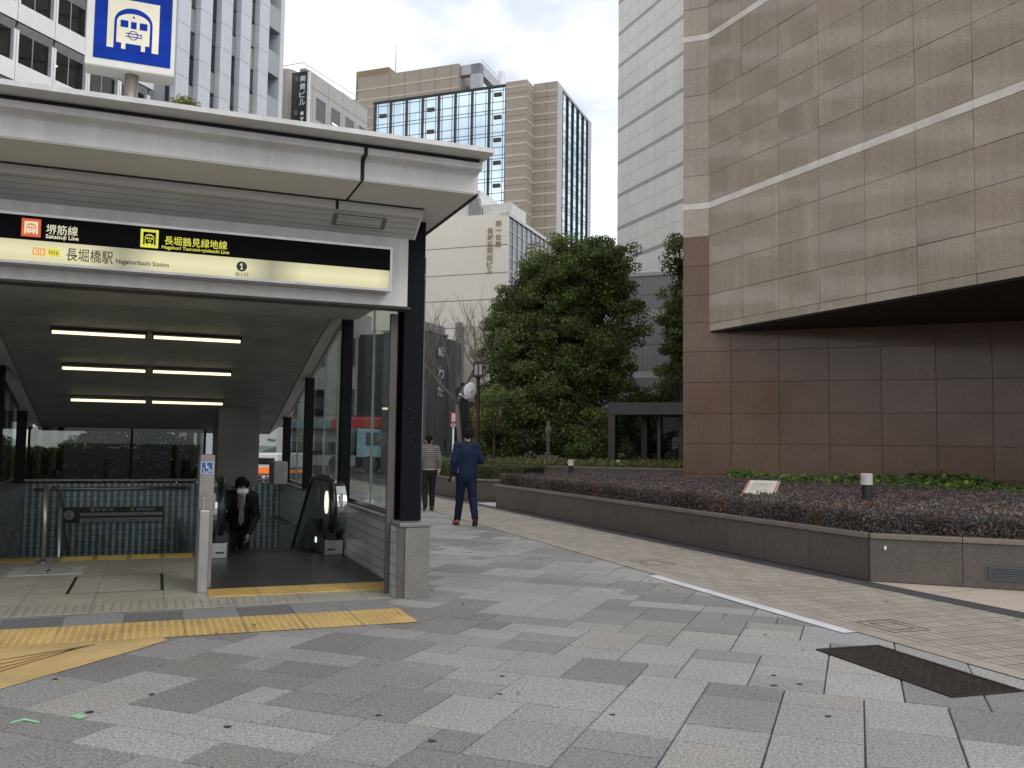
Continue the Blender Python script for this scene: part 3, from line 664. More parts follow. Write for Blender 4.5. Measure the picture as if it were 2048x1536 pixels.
for q in ((-5.2,.5),(-1.0,.5)): c = rel3(B3L.wld(*q)); pf.tube([(*c,32.6),(*c,33.6)], .03, 5)
c0, c1 = rel3(B3L.wld(-5.2,.5)), rel3(B3L.wld(-1.0,.5)); pf.tube([(*c0,33.6),(*c1,33.6)], .03, 5).tube([(*c1,33.6),(7.8,.3,33.5)], .03, 5).tube([(*c1,33.1),(7.8,.3,33.0)], .02, 5)
pf.build('roof_railing', K['mirror'], b3)
s2 = 5.12; q2 = lambda x, y: (330+x/s2, y/s2)
fB = lambda px, py: B3L.f(px, py, -.9)
ns = thing('name_sign', 'tall black vertical sign with white Japanese lettering projecting from the beige block', 'sign', (*B3L.o,0), B3L.ang)
x0, x1 = fB(*q2(1365,780))[0], fB(*q2(1457,780))[0]; zt = fB(*q2(1410,736))[2]; zb = fB(*q2(1400,1700))[2]
MB().box(x0, x1, -.9, -.62, zb, zt).build('sign_box', M('sign_charcoal', (.03,.031,.035), .4), ns); MB().box(x1+.01, x1+.16, -.88, -.64, zb, zt).build('side_light', K['pwhite'], ns)
tx = MB(); vtext(tx, '美貴ビル', x0+(x1-x0)*.16, x1-(x1-x0)*.14, fB(*q2(1410,765))[2], fB(*q2(1400,1085))[2], -.905, .015, .82)
z0, z1 = fB(*q2(1400,1178))[2], fB(*q2(1400,1142))[2]; tx.quad((x0+.37*(x1-x0),-.905,z0),(x0+.70*(x1-x0),-.905,z0),(x0+.70*(x1-x0),-.905,z1),(x0+.37*(x1-x0),-.905,z1))
text(tx, 'MIKI BLDG.', x0+.33*(x1-x0), x0+.74*(x1-x0), fB(*q2(1395,1650))[2], fB(*q2(1398,1200))[2], -.905, .02, rot=1); tx.build('lettering', K['pwhite'], ns)
bk = MB()
for py in (805, 1150): z = fB(*q2(1340,py))[2]; bk.box(x0-.35, x0, -.8, -.5, z-.2, z+.2)
bk.build('bracket', K['dsteel'], ns)
# ---- big beige tower with two glass curtain walls
B4 = Fr(org(1012, 135), 110.8); b4 = thing('office_tower', 'big beige tiled tower with blue glass curtain walls and a roof machine deck', 'building', (*B4.o,0), B4.ang)
z5 = 3.303; q5b = lambda x, y: (680+x/z5, 80+y/z5); f4 = lambda x, y: B4.f(*q5b(x,y))
KT = M('beige_tile', (.335,.29,.235), .55, tint=True, var=(.15,.06), speck=(4,.06)); KTb = M('pale_tile_band', (.50,.45,.37), .55)
gx0, gx1 = f4(228,430)[0], f4(1100,300)[0]; gz = f4(1100,296)[2]; xl4 = f4(78,330)[0]; zr = f4(780,155)[2]; xr4 = f4(1240,275)[0]; xp = f4(785,200)[0]
fl = (f4(1170,355)[2]-f4(1170,885)[2])/7; ztop = gz+.3
mb = MB(); zz = [ztop-1.0-fl*k for k in range(28,-1,-1)]
mb.box(xl4, gx0, 0, 20, 0, zr-3.5); mb.box(xl4+1.2, gx0, 0.021, 20, zr-3.49, zr); mb.box(gx0, xp, 0.02, 20, gz, zr); mb.box(gx1, xr4, -.25, 20, 0, ztop)
mb.build('tiled_wall', KT, b4)
bm = MB()
for z in zz:
    if z > 5: bm.box(gx1+.05, xr4, -.29, -.22, z, z+.28)
    if z > 5 and z < zr-4: bm.box(xl4, gx0-.1, -.04, .1, z, z+.22)
for z in (zr-2.2, zr-2.2-fl): 
    if z > gz: bm.box(xl4+1, xp, -.03, .1, z, z+.25)
xn = f4(1285,320)[0]; xe = B4.f(*q5b(1437,290), 2.7)[0]
for z in zz:
    if z > 5: bm.box(xr4-.0, xe-.1, 2.66, 2.8, z-.1, z+.18); bm.box(xr4, xr4+.05, -.1, 2.7, z, z+.28)
bm.build('tile_band', KTb, b4)
MB().box(xr4+.01, xe-.02, 2.7, 2.95, 0, ztop+.4).box(xr4+.01, xe-.6, 2.95, 20, 0, ztop+.4).build('recessed_wall', KT, b4)
jn = MB()
for k in range(1,6): x = gx0+(xp-gx0)*k/5.5; jn.box(x-.04,x+.04,.0,.1,gz,zr-.02)
for f_ in (.55,): x = xr4+(xe-xr4)*f_; jn.box(x-.04,x+.04,2.68,2.75,0,ztop+.3)
for z in zz[::2]: jn.box(gx1+.05, xr4, -.27, -.2, z-fl*.5, z-fl*.5+.06); jn.box(xr4+.06, xe, 2.68, 2.75, z-fl*.5, z-fl*.5+.06)
jn.build('wall_joint', M('tile_joint', (.17,.145,.12), .7), b4)
m, t, b, nn, lk = new_mat('blue_curtain_glass'); oc = objco(t)
sx = nn('ShaderNodeSeparateXYZ'); lk(oc, sx.inputs[0]); cb = nn('ShaderNodeCombineXYZ')
lk(mth(t,'FLOOR',mth(t,'DIVIDE',sx.outputs[0],.95)), cb.inputs[0]); lk(mth(t,'FLOOR',mth(t,'DIVIDE',sx.outputs[2],1.75)), cb.inputs[1])
wn = nn('ShaderNodeTexWhiteNoise'); wn.noise_dimensions = '2D'; lk(cb.outputs[0], wn.inputs[0])
lk(ramp(t, wn.outputs[0], 0, 1, (.62,.80,.88), (.78,.90,.95)), b.inputs['Base Color']); b.inputs['Metallic'].default_value = .9; b.inputs['Roughness'].default_value = .04
bn = nn('ShaderNodeBump'); bn.inputs['Strength'].default_value = .05; lk(noise(t, oc, .25, 2), bn.inputs['Height']); lk(bn.outputs[0], b.inputs['Normal']); KGL = m
bayx = [f4(x,y)[0] for x,y in ((233,430),(336,415),(438,400),(545,382),(655,367),(765,350),(876,328),(988,312),(1100,296))]
fw = (bayx[-1]-bayx[0])/8
bayx = [bayx[0]+fw*k for k in range(9)]
for k in range(8):
    MB().box(bayx[k]+.16, bayx[k+1]-.16, .10, .2, 0, gz-.2).build('glass_bay', KGL, b4)
mu = MB()
for x in bayx: mu.box(x-.16, x+.16, -.12, .3, 0, gz)
mu.box(bayx[0]-.28, bayx[-1]+.28, -.1, .25, gz-.2, gz+.12); mu.build('mullion_pier', M('dark_brown_mullion', (.022,.018,.016), .4), b4)
tm_ = MB(); fl2 = fl*2
for k in range(8):
    a, b_ = bayx[k]+.16, bayx[k+1]-.16
    for z in zz[::2]:
        for dz1 in (0, .55, fl2*.5): 
            if 4 < z+dz1 < gz-.2: tm_.box(a, b_, .06, .11, z+dz1-.04, z+dz1+.04)
    for u in (.16,.84): x = a+(b_-a)*u; tm_.box(x-.035,x+.035,.05,.105,0,gz-.2)
tm_.build('transom', M('thin_mullion', (.05,.06,.065), .4), b4)
ow = MB()
for k, rws in ((0,(0,1,2)),(3,(0,1,2)),(7,(0,1,2,3,4,5,6))):
    a, b_ = bayx[k]+.16, bayx[k+1]-.16
    for r in rws:
        z = zz[-1]-fl2*(r+ (0 if k == 7 else 0))-.9-(0 if k==7 else 1.0)
        ow.box(a+(b_-a)*.26, a+(b_-a)*.74, -.10, .05, z, z+.55)
ow.build('open_vent', M('vent_brown', (.05,.038,.03), .5), b4)
B4R = Fr(B4.wld(xe, 2.7)[:2], 20.8); l4 = lambda x, y: B4.loc((*B4R.wld(x,y)[:2],0))[:2]
f4r = lambda x, y: B4R.f(*q5b(x,y))
xq = [f4r(x,y)[0] for x,y in ((1470,335),(1655,555))]
def boxR(mb, x0, x1, y0, y1, z0, z1): return mb.plan([l4(x0,y0), l4(x1,y0), l4(x1,y1), l4(x0,y1)], z0, z1)
XQ = xq[1]; XG0 = xq[0]
mb = MB(); boxR(mb, .03, XG0, -.05, .3, 0, ztop+.35); boxR(mb, XQ-1.6, XQ+.4, -.05, .3, 0, ztop+.35); boxR(mb, XG0, XQ-1.6, -.05, .3, ztop-.1, ztop+.35); mb.build('side_wall', M('pale_side_stone', (.42,.41,.41), .5, var=(.2,.05)), b4)
mb = MB(); boxR(mb, XG0, XQ-1.6, .3, 14, 0, ztop+.3); boxR(mb, XQ-1.6, XQ+.38, .31, 14, 0, ztop+.3); mb.build('side_core', KT, b4)
nb = 5; bwR = (XQ-1.6-XG0)/nb
for k in range(nb): mb = MB(); boxR(mb, XG0+bwR*k+.12, XG0+bwR*(k+1)-.12, .1, .29, 0, ztop-.1); mb.build('glass_bay', KGL, b4)
mu = MB()
for k in range(nb+1): boxR(mu, XG0+bwR*k-.07, XG0+bwR*k+.07, -.05, .29, 0, ztop-.1)
mu.build('mullion_pier', K['column'], b4); tm_ = MB()
for k in range(nb):
    a, b_ = XG0+bwR*k+.12, XG0+bwR*(k+1)-.12
    for z in zz[::2]:
        for dz1 in (0,.5,.95,fl2*.55):
            if 4 < z+dz1 < ztop-.2: boxR(tm_, a, b_, .06, .11, z+dz1-.03, z+dz1+.03)
    for u in (.2,.8): x = a+(b_-a)*u; boxR(tm_, x-.04, x+.04, .05, .105, 0, ztop-.1)
tm_.build('transom', K['column'], b4)
rc = MB()
rc.box(f4(96,200)[0], f4(312,170)[0], .6, 9, zr-3.6, f4(312,168)[2]); rc.build('roof_room', M('roof_ochre', (.25,.19,.11), .6, var=(.3,.08)), b4)
rq = MB(); KRF = M('roof_grey_steel', (.40,.42,.45), .5)
a, b_, c = f4(800,200)[0], f4(885,150)[0], f4(900,150)[0]; zt = f4(885,145)[2]
rq.box(xp+.1, b_-.8, 3.5, 6, gz, zt-2.2); rq.box(b_-.8, c+.5, .6, 1.8, gz, zt).box(xp+.1, c+.5, .6, 1.8, zt-1.6, zt).box(c-.6, c+.5, 1.8, 16, zt-1.6, zt).box(c-.6,c+.5,14,16,gz,zt)
rq.build('roof_frame', KRF, b4)
rl_ = MB()
for k in range(9): rl_.tube([(c, 2+1.7*k, zt),(c, 2+1.7*k, zt+1.2)], .05, 4)
rl_.tube([(c,2,zt+1.2),(c,15.6,zt+1.2)], .05, 4).tube([(c,2,zt+.6),(c,15.6,zt+.6)], .04, 4); rl_.build('roof_railing', K['mirror'], b4)
MB().tube([(f4(1055,200)[0],.9,gz),(f4(1055,200)[0],.9,f4(1055,195)[2])], .5, 12).build('roof_flue', K['mirror'], b4)
an = MB(); xA = f4(212,180)[0]; an.tube([(xA,8,zr),(xA,8,f4(212,-30)[2]+2)], [.12,.05], 6)
xB = f4(115,200)[0]; an.tube([(xB,6,zr),(xB,6,f4(115,165)[2]+1)], .06, 5)
for xa in (310, 385):
    xx = f4(xa,180)[0]; zt_ = f4(xa,115 if xa == 310 else 165)[2]; an.tube([(xx,7,zr),(xx,7,zt_)], .06, 5)
    for k in range(4): an.tube([(xx-1.8+.2*k,7,zt_-.7*k),(xx+1.9-.3*k,7,zt_-.7*k+.25)], .035, 4)
an.build('antenna', K['dsteel'], b4)
# ---- cream block with a blank side wall and gold lettering
B5 = Fr(org(1020, 100), 110.8); b5 = thing('office_building', 'cream block with a blank wall of gold Japanese lettering and a narrow glass front', 'building', (*B5.o,0), B5.ang)
f5 = lambda x, y: B5.f(*q5b(x,y)); KC = M('cream_wall', (.90,.83,.72), .6, var=(.12,.05), streak=.06)
z_t = f5(1110,1140)[2]; xl5 = B5.f(840,500)[0]-16; xr5 = f5(1113,1200)[0]
MB().box(xl5, xr5, 0, .14, 0, z_t).box(xl5, xr5-1.1, .14, 16, 0, z_t).build('wall', KC, b5)
jn = MB()
for k, py in enumerate((493,548,600,655,708)): z = B5.f(950,py)[2]; jn.box(xl5, xr5-.02, -.012, .05, z-.05, z+.04)
jn.build('wall_joint', M('cream_joint', (.25,.22,.18), .7), b5)
tx = MB(); x0, x1 = f5(1027,1280)[0], f5(1068,1280)[0]; vtext(tx, '第一住建', x0, x1, f5(1045,1190)[2], f5(1040,1370)[2], -.10, .02, .86)
x0, x1 = f5(972,1400)[0], f5(1012,1400)[0]; vtext(tx, '長堀橋駅前ビル', x0, x1, f5(992,1240)[2], B5.f(978,549)[2], -.10, .02, .88)
tx.build('lettering', M('gold_letter', (.36,.29,.18), .35, .5), b5)
B5R = Fr(B5.wld(xr5,0)[:2], 20.8); l5 = lambda x, y: B5.loc((*B5R.wld(x,y)[:2],0))[:2]
f5r = lambda x, y: B5R.f(*q5b(x,y))
def box5(mb, x0, x1, y0, y1, z0, z1): return mb.plan([l5(x0,y0), l5(x1,y0), l5(x1,y1), l5(x0,y1)], z0, z1)
XE5 = f5r(1410,1300)[0]; gl_ = MB(); box5(gl_, .15, XE5, .15, 1, 0, z_t-.35); gl_.build('curtain_wall', windowglass('grey_curtain_glass', (.16,.18,.2), .03, .9), b5)
cw = MB(); fh5 = (B5.f(950,493)[2]-B5.f(950,600)[2])/2; nb5 = 10
box5(cw, 0, XE5+.2, -.05, 1.2, z_t-.34, z_t+.05)
for k in range(nb5+1): x = .15+(XE5-.15)*k/nb5; box5(cw, x-.07, x+.07, .02, .2, 0, z_t-.35)
for k in range(1, 20):
    z = z_t-.35-fh5*.5*k; 
    if z > 1: box5(cw, .2, XE5, .08, .2, z-.06, z+.06)
cw.build('curtain_mullion', K['steel'], b5); cw = MB(); box5(cw, .02, XE5, 1.0, 14, 0, z_t-.02); cw.build('core', K['dsteel'], b5)
ru = MB(); KRW = M('roof_unit_white', (.62,.62,.6), .5)
a, b_ = f5(900,1120)[0], f5(1090,1100)[0]; ru.box(a, b_, 2, 7, z_t, f5(1000,1075)[2]+.4); ru.box(xl5+5, f5(905,1100)[0]-.3, 1.5, 7, z_t, f5(930,1050)[2]+1.5); ru.build('roof_unit', KRW, b5)
vb = MB(); a, b_ = f5(830,1120)[0], f5(900,1130)[0]; vb.box(a, b_, .8, 1.4, z_t, z_t+2.2); vb.build('vent_box', K['dsteel'], b5)
# narrow white sign at the far corner of that block
sg = Fr(B5R.wld(XE5+1.0,-.8)[:2], 110.8); n9 = thing('vertical_sign', 'narrow white vertical sign between the glass tower and the tree top', 'sign', (*sg.o,0), sg.ang)
x0, x1 = sg.f(1110,490)[0], sg.f(1122,490)[0]; zt = sg.f(1115,472)[2]; zb = sg.f(1115,560)[2]
MB().box(x0, x1, 0, .4, zb, zt).build('sign_box', K['pwhite'], n9); tx = MB(); vtext(tx, '日日ハズ・ビル', x0+.15*(x1-x0), x1-.15*(x1-x0), zt-.3, zt-(zt-zb)*.62, -.01, .02); tx.build('lettering', K['letter'], n9)
# ---- dark grey shop block with metal lettering
B6 = Fr(org(857, 44), 20.8); b6 = thing('shop_building', 'dark grey metal clad shop block with three silver Japanese characters', 'building', (*B6.o,0), B6.ang)
s1 = 3.5708; q1 = lambda x, y: (840+x/s1, 640+y/s1); f6 = lambda x, y: B6.f(*q1(x,y))
zt6 = f6(60,85)[2]; xr6 = f6(195,130)[0]; KD = M('charcoal_cladding', (.095,.097,.105), .45, var=(.6,.12), streak=.18, grid=('xz', .62, 3.1, .02, (.05,.05,.055), .06))
MB().box(f6(52,90)[0], xr6, 0, 2.4, 0, zt6).build('wall', KD, b6); MB().box(xr6+.02, f6(245,160)[0], -.1, 2.4, 0, zt6-.1).build('side_pier', M('charcoal_side', (.075,.075,.083), .5, var=(.7,.1)), b6)
MB().box(f6(120,60)[0]-.5, f6(230,60)[0]+.4, .6, 2.2, zt6-.2, f6(180,55)[2]+.2).build('roof_unit', M('tank_grey', (.2,.21,.24), .5), b6)
MB().box(f6(52,90)[0]-.05, xr6+.05, -.05, 2.45, zt6+.005, zt6+.12).build('parapet_cap', K['dsteel'], b6)
tx = MB()
for ch, (xa, xb, ya, yb) in zip('鮨わだ', ((110,152,185,265),(108,150,330,425),(105,145,470,548))): a, c = f6(xa,ya), f6(xb,yb); text(tx, ch, a[0], c[0], c[2], a[2], -.16, .015)
tx2 = MB(); n_ = len(tx.v); 
tx.build('lettering', M('silver_letter', (.62,.62,.62), .35, .2), b6)
MB().box(f6(180,850)[0]-.1, f6(195,850)[0]+.1, -.03, .05, f6(180,905)[2], f6(180,860)[2]).build('vent', K['black'], b6)
# ---- lower cream part and dark shop front further down the street, glimpsed right of the dark block
B7 = Fr(org(930, 62), 110.8); b7 = thing('shop_building', 'low brown and black shop front behind the bare street tree', 'building', (*B7.o,0), B7.ang)
f7 = lambda px, py: B7.f(px, py)
MB().box(f7(890,800)[0], f7(985,800)[0], 0, 10, 0, f7(930,775)[2]).build('wall', M('dark_brown_front', (.06,.052,.048), .5, var=(.5,.15), grid=('xz', 1.6, 1.5, .05, (.02,.02,.02), .1)), b7)
MB().box(f7(903,700)[0], f7(968,700)[0], .6, 10, f7(930,775)[2]-.02, f7(930,650)[2]).build('upper_wall', M('cream_upper', (.52,.48,.41), .6, var=(.4,.06)), b7)
MB().box(f7(932,706)[0], f7(957,706)[0], .55, .66, f7(944,711)[2], f7(944,698)[2]).build('window', M('greenish_window', (.28,.32,.2), .1), b7)
MB().box(f7(915,672)[0]-.25, f7(915,672)[0]+.25, .2, .55, f7(915,770)[2], f7(915,644)[2]).build('duct', K['dsteel'], b7)
MB().box(f7(893,755)[0], f7(945,755)[0], -.15, .0, f7(920,772)[2], f7(920,766)[2]).build('fascia_rail', K['black'], b7)
ad = MB(); ad.box(f7(957,880)[0], f7(985,880)[0], -.08, -.005, f7(970,935)[2], f7(970,895)[2]); ad.build('doorway', K['black'], b7)
pn = thing('vertical_sign', 'vertical row of black Japanese characters on a pale board beside the street lamp', 'sign', (*B7.wld(0,.4)[:2],0), B7.ang)
x0, x1 = B7.f(964,720,.4)[0], B7.f(973,720,.4)[0]; zt, zb = B7.f(968,692,.4)[2], B7.f(968,742,.4)[2]
MB().box(x0-.12, x1+.12, 0, .15, zb-.2, zt+.2).build('board', M('pale_board', (.5,.46,.4), .6), pn); tx = MB(); vtext(tx, '中津商店', x0, x1, zt, zb, -.01, .03, .86); tx.build('lettering', K['letter'], pn)
# ---- stone block seen through the entrance glass
B8 = Fr(org(575, 58), 110.8); b8 = thing('office_building', 'grey stone block with square windows seen through the entrance side glass', 'building', (*B8.o,0), B8.ang)
f8 = lambda px, py: B8.f(px, py); xa, xb = f8(545,700)[0], f8(716,700)[0]
MB().box(xa, xb, 0, 1.6, 0, 9.6).build('wall', M('grey_stone_wall', (.36,.35,.33), .6, var=(.3,.1), grid=('xz', 2.2, 1.6, .03, (.16,.155,.15), .05)), b8)
w8 = None
for k in range(3):
    for z in (3.1, 6.3):
        x = xa+.9+2.05*k
        if w8 is None: w8 = MB().box(0,1.2,-.03,.1,0,1.7).build('window', GW['dark'], b8); MB().box(-.06,0,-.06,.0,-.06,1.76).box(1.2,1.26,-.06,0,-.06,1.76).box(0,1.2,-.06,0,-.06,0).build('frame', K['dsteel'], w8); w8.location = (x,0,z)
        else: put(w8, b8, (x,0,z))
MB().box(xa-.1, xb-.5, -.5, -.0, 2.35, 2.8).build('awning', M('awning_blue', (.2,.28,.32), .5), b8)
# dark block next to it, also seen through the glass
B9 = Fr(org(725, 56), 110.8); b9 = thing('office_building', 'dark clad block beyond the truck seen through the front glass pane', 'building', (*B9.o,0), B9.ang)
f9 = lambda px, py: B9.f(px, py)
MB().box(f9(719,700)[0], f9(842,700)[0], 0, 6, 0, f9(760,668)[2]).build('wall', M('dark_clad', (.032,.033,.037), .4, var=(.4,.12), grid=('xz', 1.3, 3.0, .03, (.02,.02,.02), .1)), b9)
MB().box(f9(719,800)[0], f9(840,800)[0], -.6, -.005, 2.75, 3.15).build('fascia_board', M('faded_red_board', (.2,.05,.04), .6), b9)
# pale block at the far end, seen through the gap by the cabinet
B10 = Fr(org(540, 34), 110.8); ba = thing('shop_building', 'pale shop with a white name board seen through the gap beside the grey cabinet', 'building', (*B10.o,0), B10.ang)
f10 = lambda px, py: B10.f(px, py)
MB().box(f10(470,880)[0], f10(553,880)[0], 0, .8, 0, f10(540,850)[2]).build('wall', M('pale_shop_wall', (.55,.56,.56), .6, var=(.5,.06)), ba)
tx = MB(); z0, z1 = f10(542,883)[2], f10(542,877)[2]; text(tx, 'POLA', f10(536,880)[0], f10(552,880)[0], z0, z1, -.02, .03); tx.build('lettering', K['letter'], ba)
aw = MB(); a, b_ = f10(515,890)[0], f10(553,890)[0]; z0, z1 = f10(540,904)[2], f10(540,892)[2]; aw.ext_x([(-1.2,z0-.05),(0,z1),(0,z0)], a, b_); aw.build('awning', M('awning_green', (.12,.19,.15), .7), ba)
# ================================================================== SUBWAY ENTRANCE
st_ = thing('subway_entrance', 'white canopied subway entrance with lit sign, glass side wall and dark curved ceiling', 'subway entrance', (*S.o, 0), S.ang)
XL = -7.2                     # the front runs on to the left
CW = [(3.6,3.17),(4.77,2.96),(6.43,2.58),(7.8,2.25),(10.3,1.71),(10.7,1.62)]
def cz(y):
    for (a,b),(c,d) in zip(CW, CW[1:]):
        if y <= c: return b+(d-b)*(y-a)/(c-a)
    return CW[-1][1]
# floor, stairwell and pit
fm = MB(); fm.box(XL, -.02, .045, 3.7, -.2, .015); fm.build('floor', K['floor'], st_)
MB().box(XL, -.02, .0, .043, -.2, .012).build('threshold', K['dsteel'], st_)
sm = MB()
for k in range(19): sm.box(-4.74, -2.06, 4.2+k*.3, 4.2+(k+1)*.3-.002, -3.4, -.17*(k+1))
sm.build('stairs', M('stair_stone', (.2,.19,.17), .7), st_)
MB().box(-4.74, -2.06, 3.7, 4.2, -.2, .015).build('stair_head', K['floor'], st_)
MB().box(-2.0, -.16, 4.0, 10.2, -3.6, -3.45).box(-2.06,-1.98,4.2,10.19,-3.4,-.02).build('pit_floor', K['dark'], st_)
yl = MB()
for i in range(4): yl.t = rt(.08); yl.box(-2.0-.39*(i+1)+.004, -2.0-.39*i-.004, 3.72, 4.1, .016, .020)
for i in range(2): yl.box(-4.6+.39*i, -4.215+.39*i, 3.72, 4.1, .016, .020)
for i in range(4):
    for k in range(7):
        y_ = 3.75+k*.055; yl.box(-2.0-.39*(i+1)+.03, -2.0-.39*i-.03, y_, y_+.022, .020, .026)
yl.build('stair_tactile', K['yellow2'], st_)
ym = MB()
for i in range(4):
    ym.t = rt(.07); a = -2.0+i*.465; ym.box(a+.003, a+.462 if i < 3 else -.16, .56, 1.02, .016, .024)
ym.build('escalator_tactile', K['yellow'], st_)
MB().box(-2.0, -.12, 1.024, 3.72, .016, .022).build('floor_plate', K['plate'], st_)
MB().box(-3.95, -3.22, 2.52, 3.2, .016, .021).build('welcome_mat', M('pale_marker', (.5,.5,.46), .6, var=(6,.1)), st_)
mk = MB()
def ringpoly(mb, cx, cy, rx, ry, a0, a1, w, z, n=24):
    for k in range(n):
        t0, t1 = a0+(a1-a0)*k/n, a0+(a1-a0)*(k+1)/n
        mb.quad(*[(cx+r_*cos(t)*rx, cy+r_*sin(t)*ry, z) for r_, t in ((1-w,t0),(1,t0),(1,t1),(1-w,t1))])
ringpoly(mk, -3.58, 2.86, .24, .24, .3, 2.9, .1, .0235); ringpoly(mk, -3.58, 2.86, .24, .24, 3.5, 6.0, .1, .0235); mk.box(-3.76,-3.4,2.85,2.87,.0215,.0235).box(-3.6,-3.57,2.72,3.0,.0215,.0232)
mk.build('mat_marking', M('mat_grey', (.1,.1,.1), .6), st_)
hl = MB()
for x in (-3.27, -2.42): hl.box(x, x+.03, 1.13, 2.3, .016, .0185)
hl.build('hatch_slots', K['black'], st_)
MB().box(-3.24,-2.42,1.125,1.137,.016,.0178).box(-3.24,-2.42,2.29,2.302,.016,.0178).build('hatch_joint', M('hatch_seam',(.09,.085,.075),.6), st_)
fd = MB()       # dots pressed into the first rows of floor tile
for i in range(60):
    for j in range(8):
        x, y = -4.7+i*.075, .1+j*.055
        if x > -2.1 and j > 6: continue
        fd.quad((x-.008,y-.008,.0168),(x+.008,y-.008,.0168),(x+.008,y+.008,.0168),(x-.008,y+.008,.0168))
fd.build('floor_dots', M('floor_dot', (.2,.19,.16), .6), st_)
# low tiled walls with stone sills
WX = -.15
MB().box(WX, -.02, .36, 10.2, -3.4, .66).build('side_wall', K['walltile'], st_)
MB().box(WX-.02, -.005, .36, 10.3, .662, .70).build('sill', K['sill'], st_)
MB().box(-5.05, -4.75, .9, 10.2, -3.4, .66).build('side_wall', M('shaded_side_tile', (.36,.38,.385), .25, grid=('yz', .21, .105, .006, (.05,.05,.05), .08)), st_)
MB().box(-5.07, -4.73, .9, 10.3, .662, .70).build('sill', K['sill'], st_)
# blue striped back wall
m, t, b, nn, lk = new_mat('blue_striped_tile'); oc = objco(t); sx = nn('ShaderNodeSeparateXYZ'); lk(oc, sx.inputs[0])
fx_ = mth(t,'FRACT',mth(t,'DIVIDE',sx.outputs[0],.115)); fz_ = mth(t,'FRACT',mth(t,'DIVIDE',sx.outputs[2],.105))
stp = mth(t,'LESS_THAN',fx_,.42); col = mixc(t, stp, (.145,.225,.25), (.50,.53,.53))
cb = nn('ShaderNodeCombineXYZ'); lk(mth(t,'FLOOR',mth(t,'DIVIDE',sx.outputs[0],.0575)), cb.inputs[0]); lk(mth(t,'FLOOR',mth(t,'DIVIDE',sx.outputs[2],.105)), cb.inputs[1])
wn = nn('ShaderNodeTexWhiteNoise'); wn.noise_dimensions = '2D'; lk(cb.outputs[0], wn.inputs[0]); col = mixc(t, 1, col, ramp(t, wn.outputs[0], 0, 1, (.85,)*3, (1.12,)*3), 'MULTIPLY')
jn = mth(t,'LESS_THAN',fz_,.06); col = mixc(t, jn, col, (.05,.06,.065)); lk(col, b.inputs['Base Color']); b.inputs['Roughness'].default_value = .2; K['bluetile'] = m
MB().box(-4.75, WX, 10.2, 10.4, -3.4, .66).build('back_wall', K['bluetile'], st_)
MB().box(-4.77, WX+.02, 10.16, 10.42, .705, .74).build('back_sill', K['dsteel'], st_)
gp = MB().box(-4.7, -1.60, 10.27, 10.285, .74, cz(10.27)-.01); gp.build('back_glass', K['dglass'], st_)
bm = MB()
for x in (-4.7,-2.95,-1.62): bm.box(x-.02, x+.02, 10.25, 10.305, .74, cz(10.25)-.005)
bm.build('back_mullion', K['column'], st_)
# dark ribbed ceiling, its pale edge strip and the roof above
ce = MB(); ys = [3.6+.35*k for k in range(21)]
pr = [(y, cz(y)) for y in ys]
ce.ext_x(pr[::-1]+[(y, z+.05) for y, z in pr], -4.5, -.38); ce.build('ceiling', K['ceil'], st_)
KES = M('ceiling_edge_panel', (.40,.39,.37), .5, var=(1.5,.12))
for xa, xb in ((-.372,-.03),(-4.508,-4.86)):
    es = MB()
    for (y0,z0),(y1,z1) in zip(pr, pr[1:]): es.quad((xa,y0,z0-.015),(xa,y1,z1-.015),(xb,y1,z1+.26),(xb,y0,z0+.26)); es.quad((xa,y0,z0+.02),(xb,y0,z0+.30),(xb,y1,z1+.30),(xa,y1,z1+.02)); es.quad((xa,y0,z0-.015),(xa,y0,z0+.02),(xa,y1,z1+.02),(xa,y1,z1-.015))
    es.build('ceiling_edge', KES, st_)
MB().box(XL, -.03, .26, 3.60, 3.165, 3.23).build('header_soffit', K['header'], st_)
rf = MB(); rf.ext_x([(-.2,3.995),(3.6,3.74)]+[(y,z+.44) for y,z in pr[1:]]+[(10.9,1.95),(10.9,1.80)]+[(y,z+.32) for y,z in pr[::-1]]+[(.3,3.30),(.3,3.755),(-.2,3.755)], XL, -.02); rf.build('roof', K['dsteel'], st_)
# right hand glass: columns, mullions, panes, top rail
CY = [3.78, 6.95, 9.65]
for y in CY: add_bevel(MB().box(-.195, -.05, y-.08, y+.08, .70, cz(y)+.13).build('column', K['column'], st_), .012)
for y in (6.95,): add_bevel(MB().box(-4.83, -4.68, y-.08, y+.08, .70, cz(y)+.13).build('column', K['column'], st_), .012)
for y in (3.78,9.65): add_bevel(MB().box(-4.83, -4.68, y-.08, y+.08, .70, cz(y)+.13).build('column', K['column'], st_), .012)
tops = lambda y: (cz(y)+.22 if y > 3.6 else 3.16)-.01
gy = [.42, 1.3, 2.5, 3.78, 4.8, 5.9, 6.95, 7.9, 8.8, 9.65, 10.2]
for a, b_ in zip(gy, gy[1:]):
    g = MB(); g.ext_x([(a+.006,.76),(b_-.006,.76),(b_-.006,tops(b_)),(a+.006,tops(a))], -.042, -.030); g.build('glass_pane', K['glass'], st_)
    g = MB(); g.ext_x([(a+.006,.76),(b_-.006,.76),(b_-.006,tops(b_)),(a+.006,tops(a))], -4.875, -4.863); g.build('glass_pane', K['glass'], st_)
tr_ = MB()
for xx in (-.066, -4.895):
    pts = [(y, tops(y)) for y in [3.62+.33*k for k in range(20)]]
    tr_.ext_x(pts[::-1]+[(y,z+.04) for y,z in pts], xx, xx+.05)
    tr_.box(xx, xx+.05, .4, 10.2, .705, .755)
tr_.build('glass_rail', K['steel'], st_)
ml = MB()
for y in gy[1:-1]:
    if y not in CY: ml.box(-.05, -.022, y-.006, y+.006, .76, tops(y))
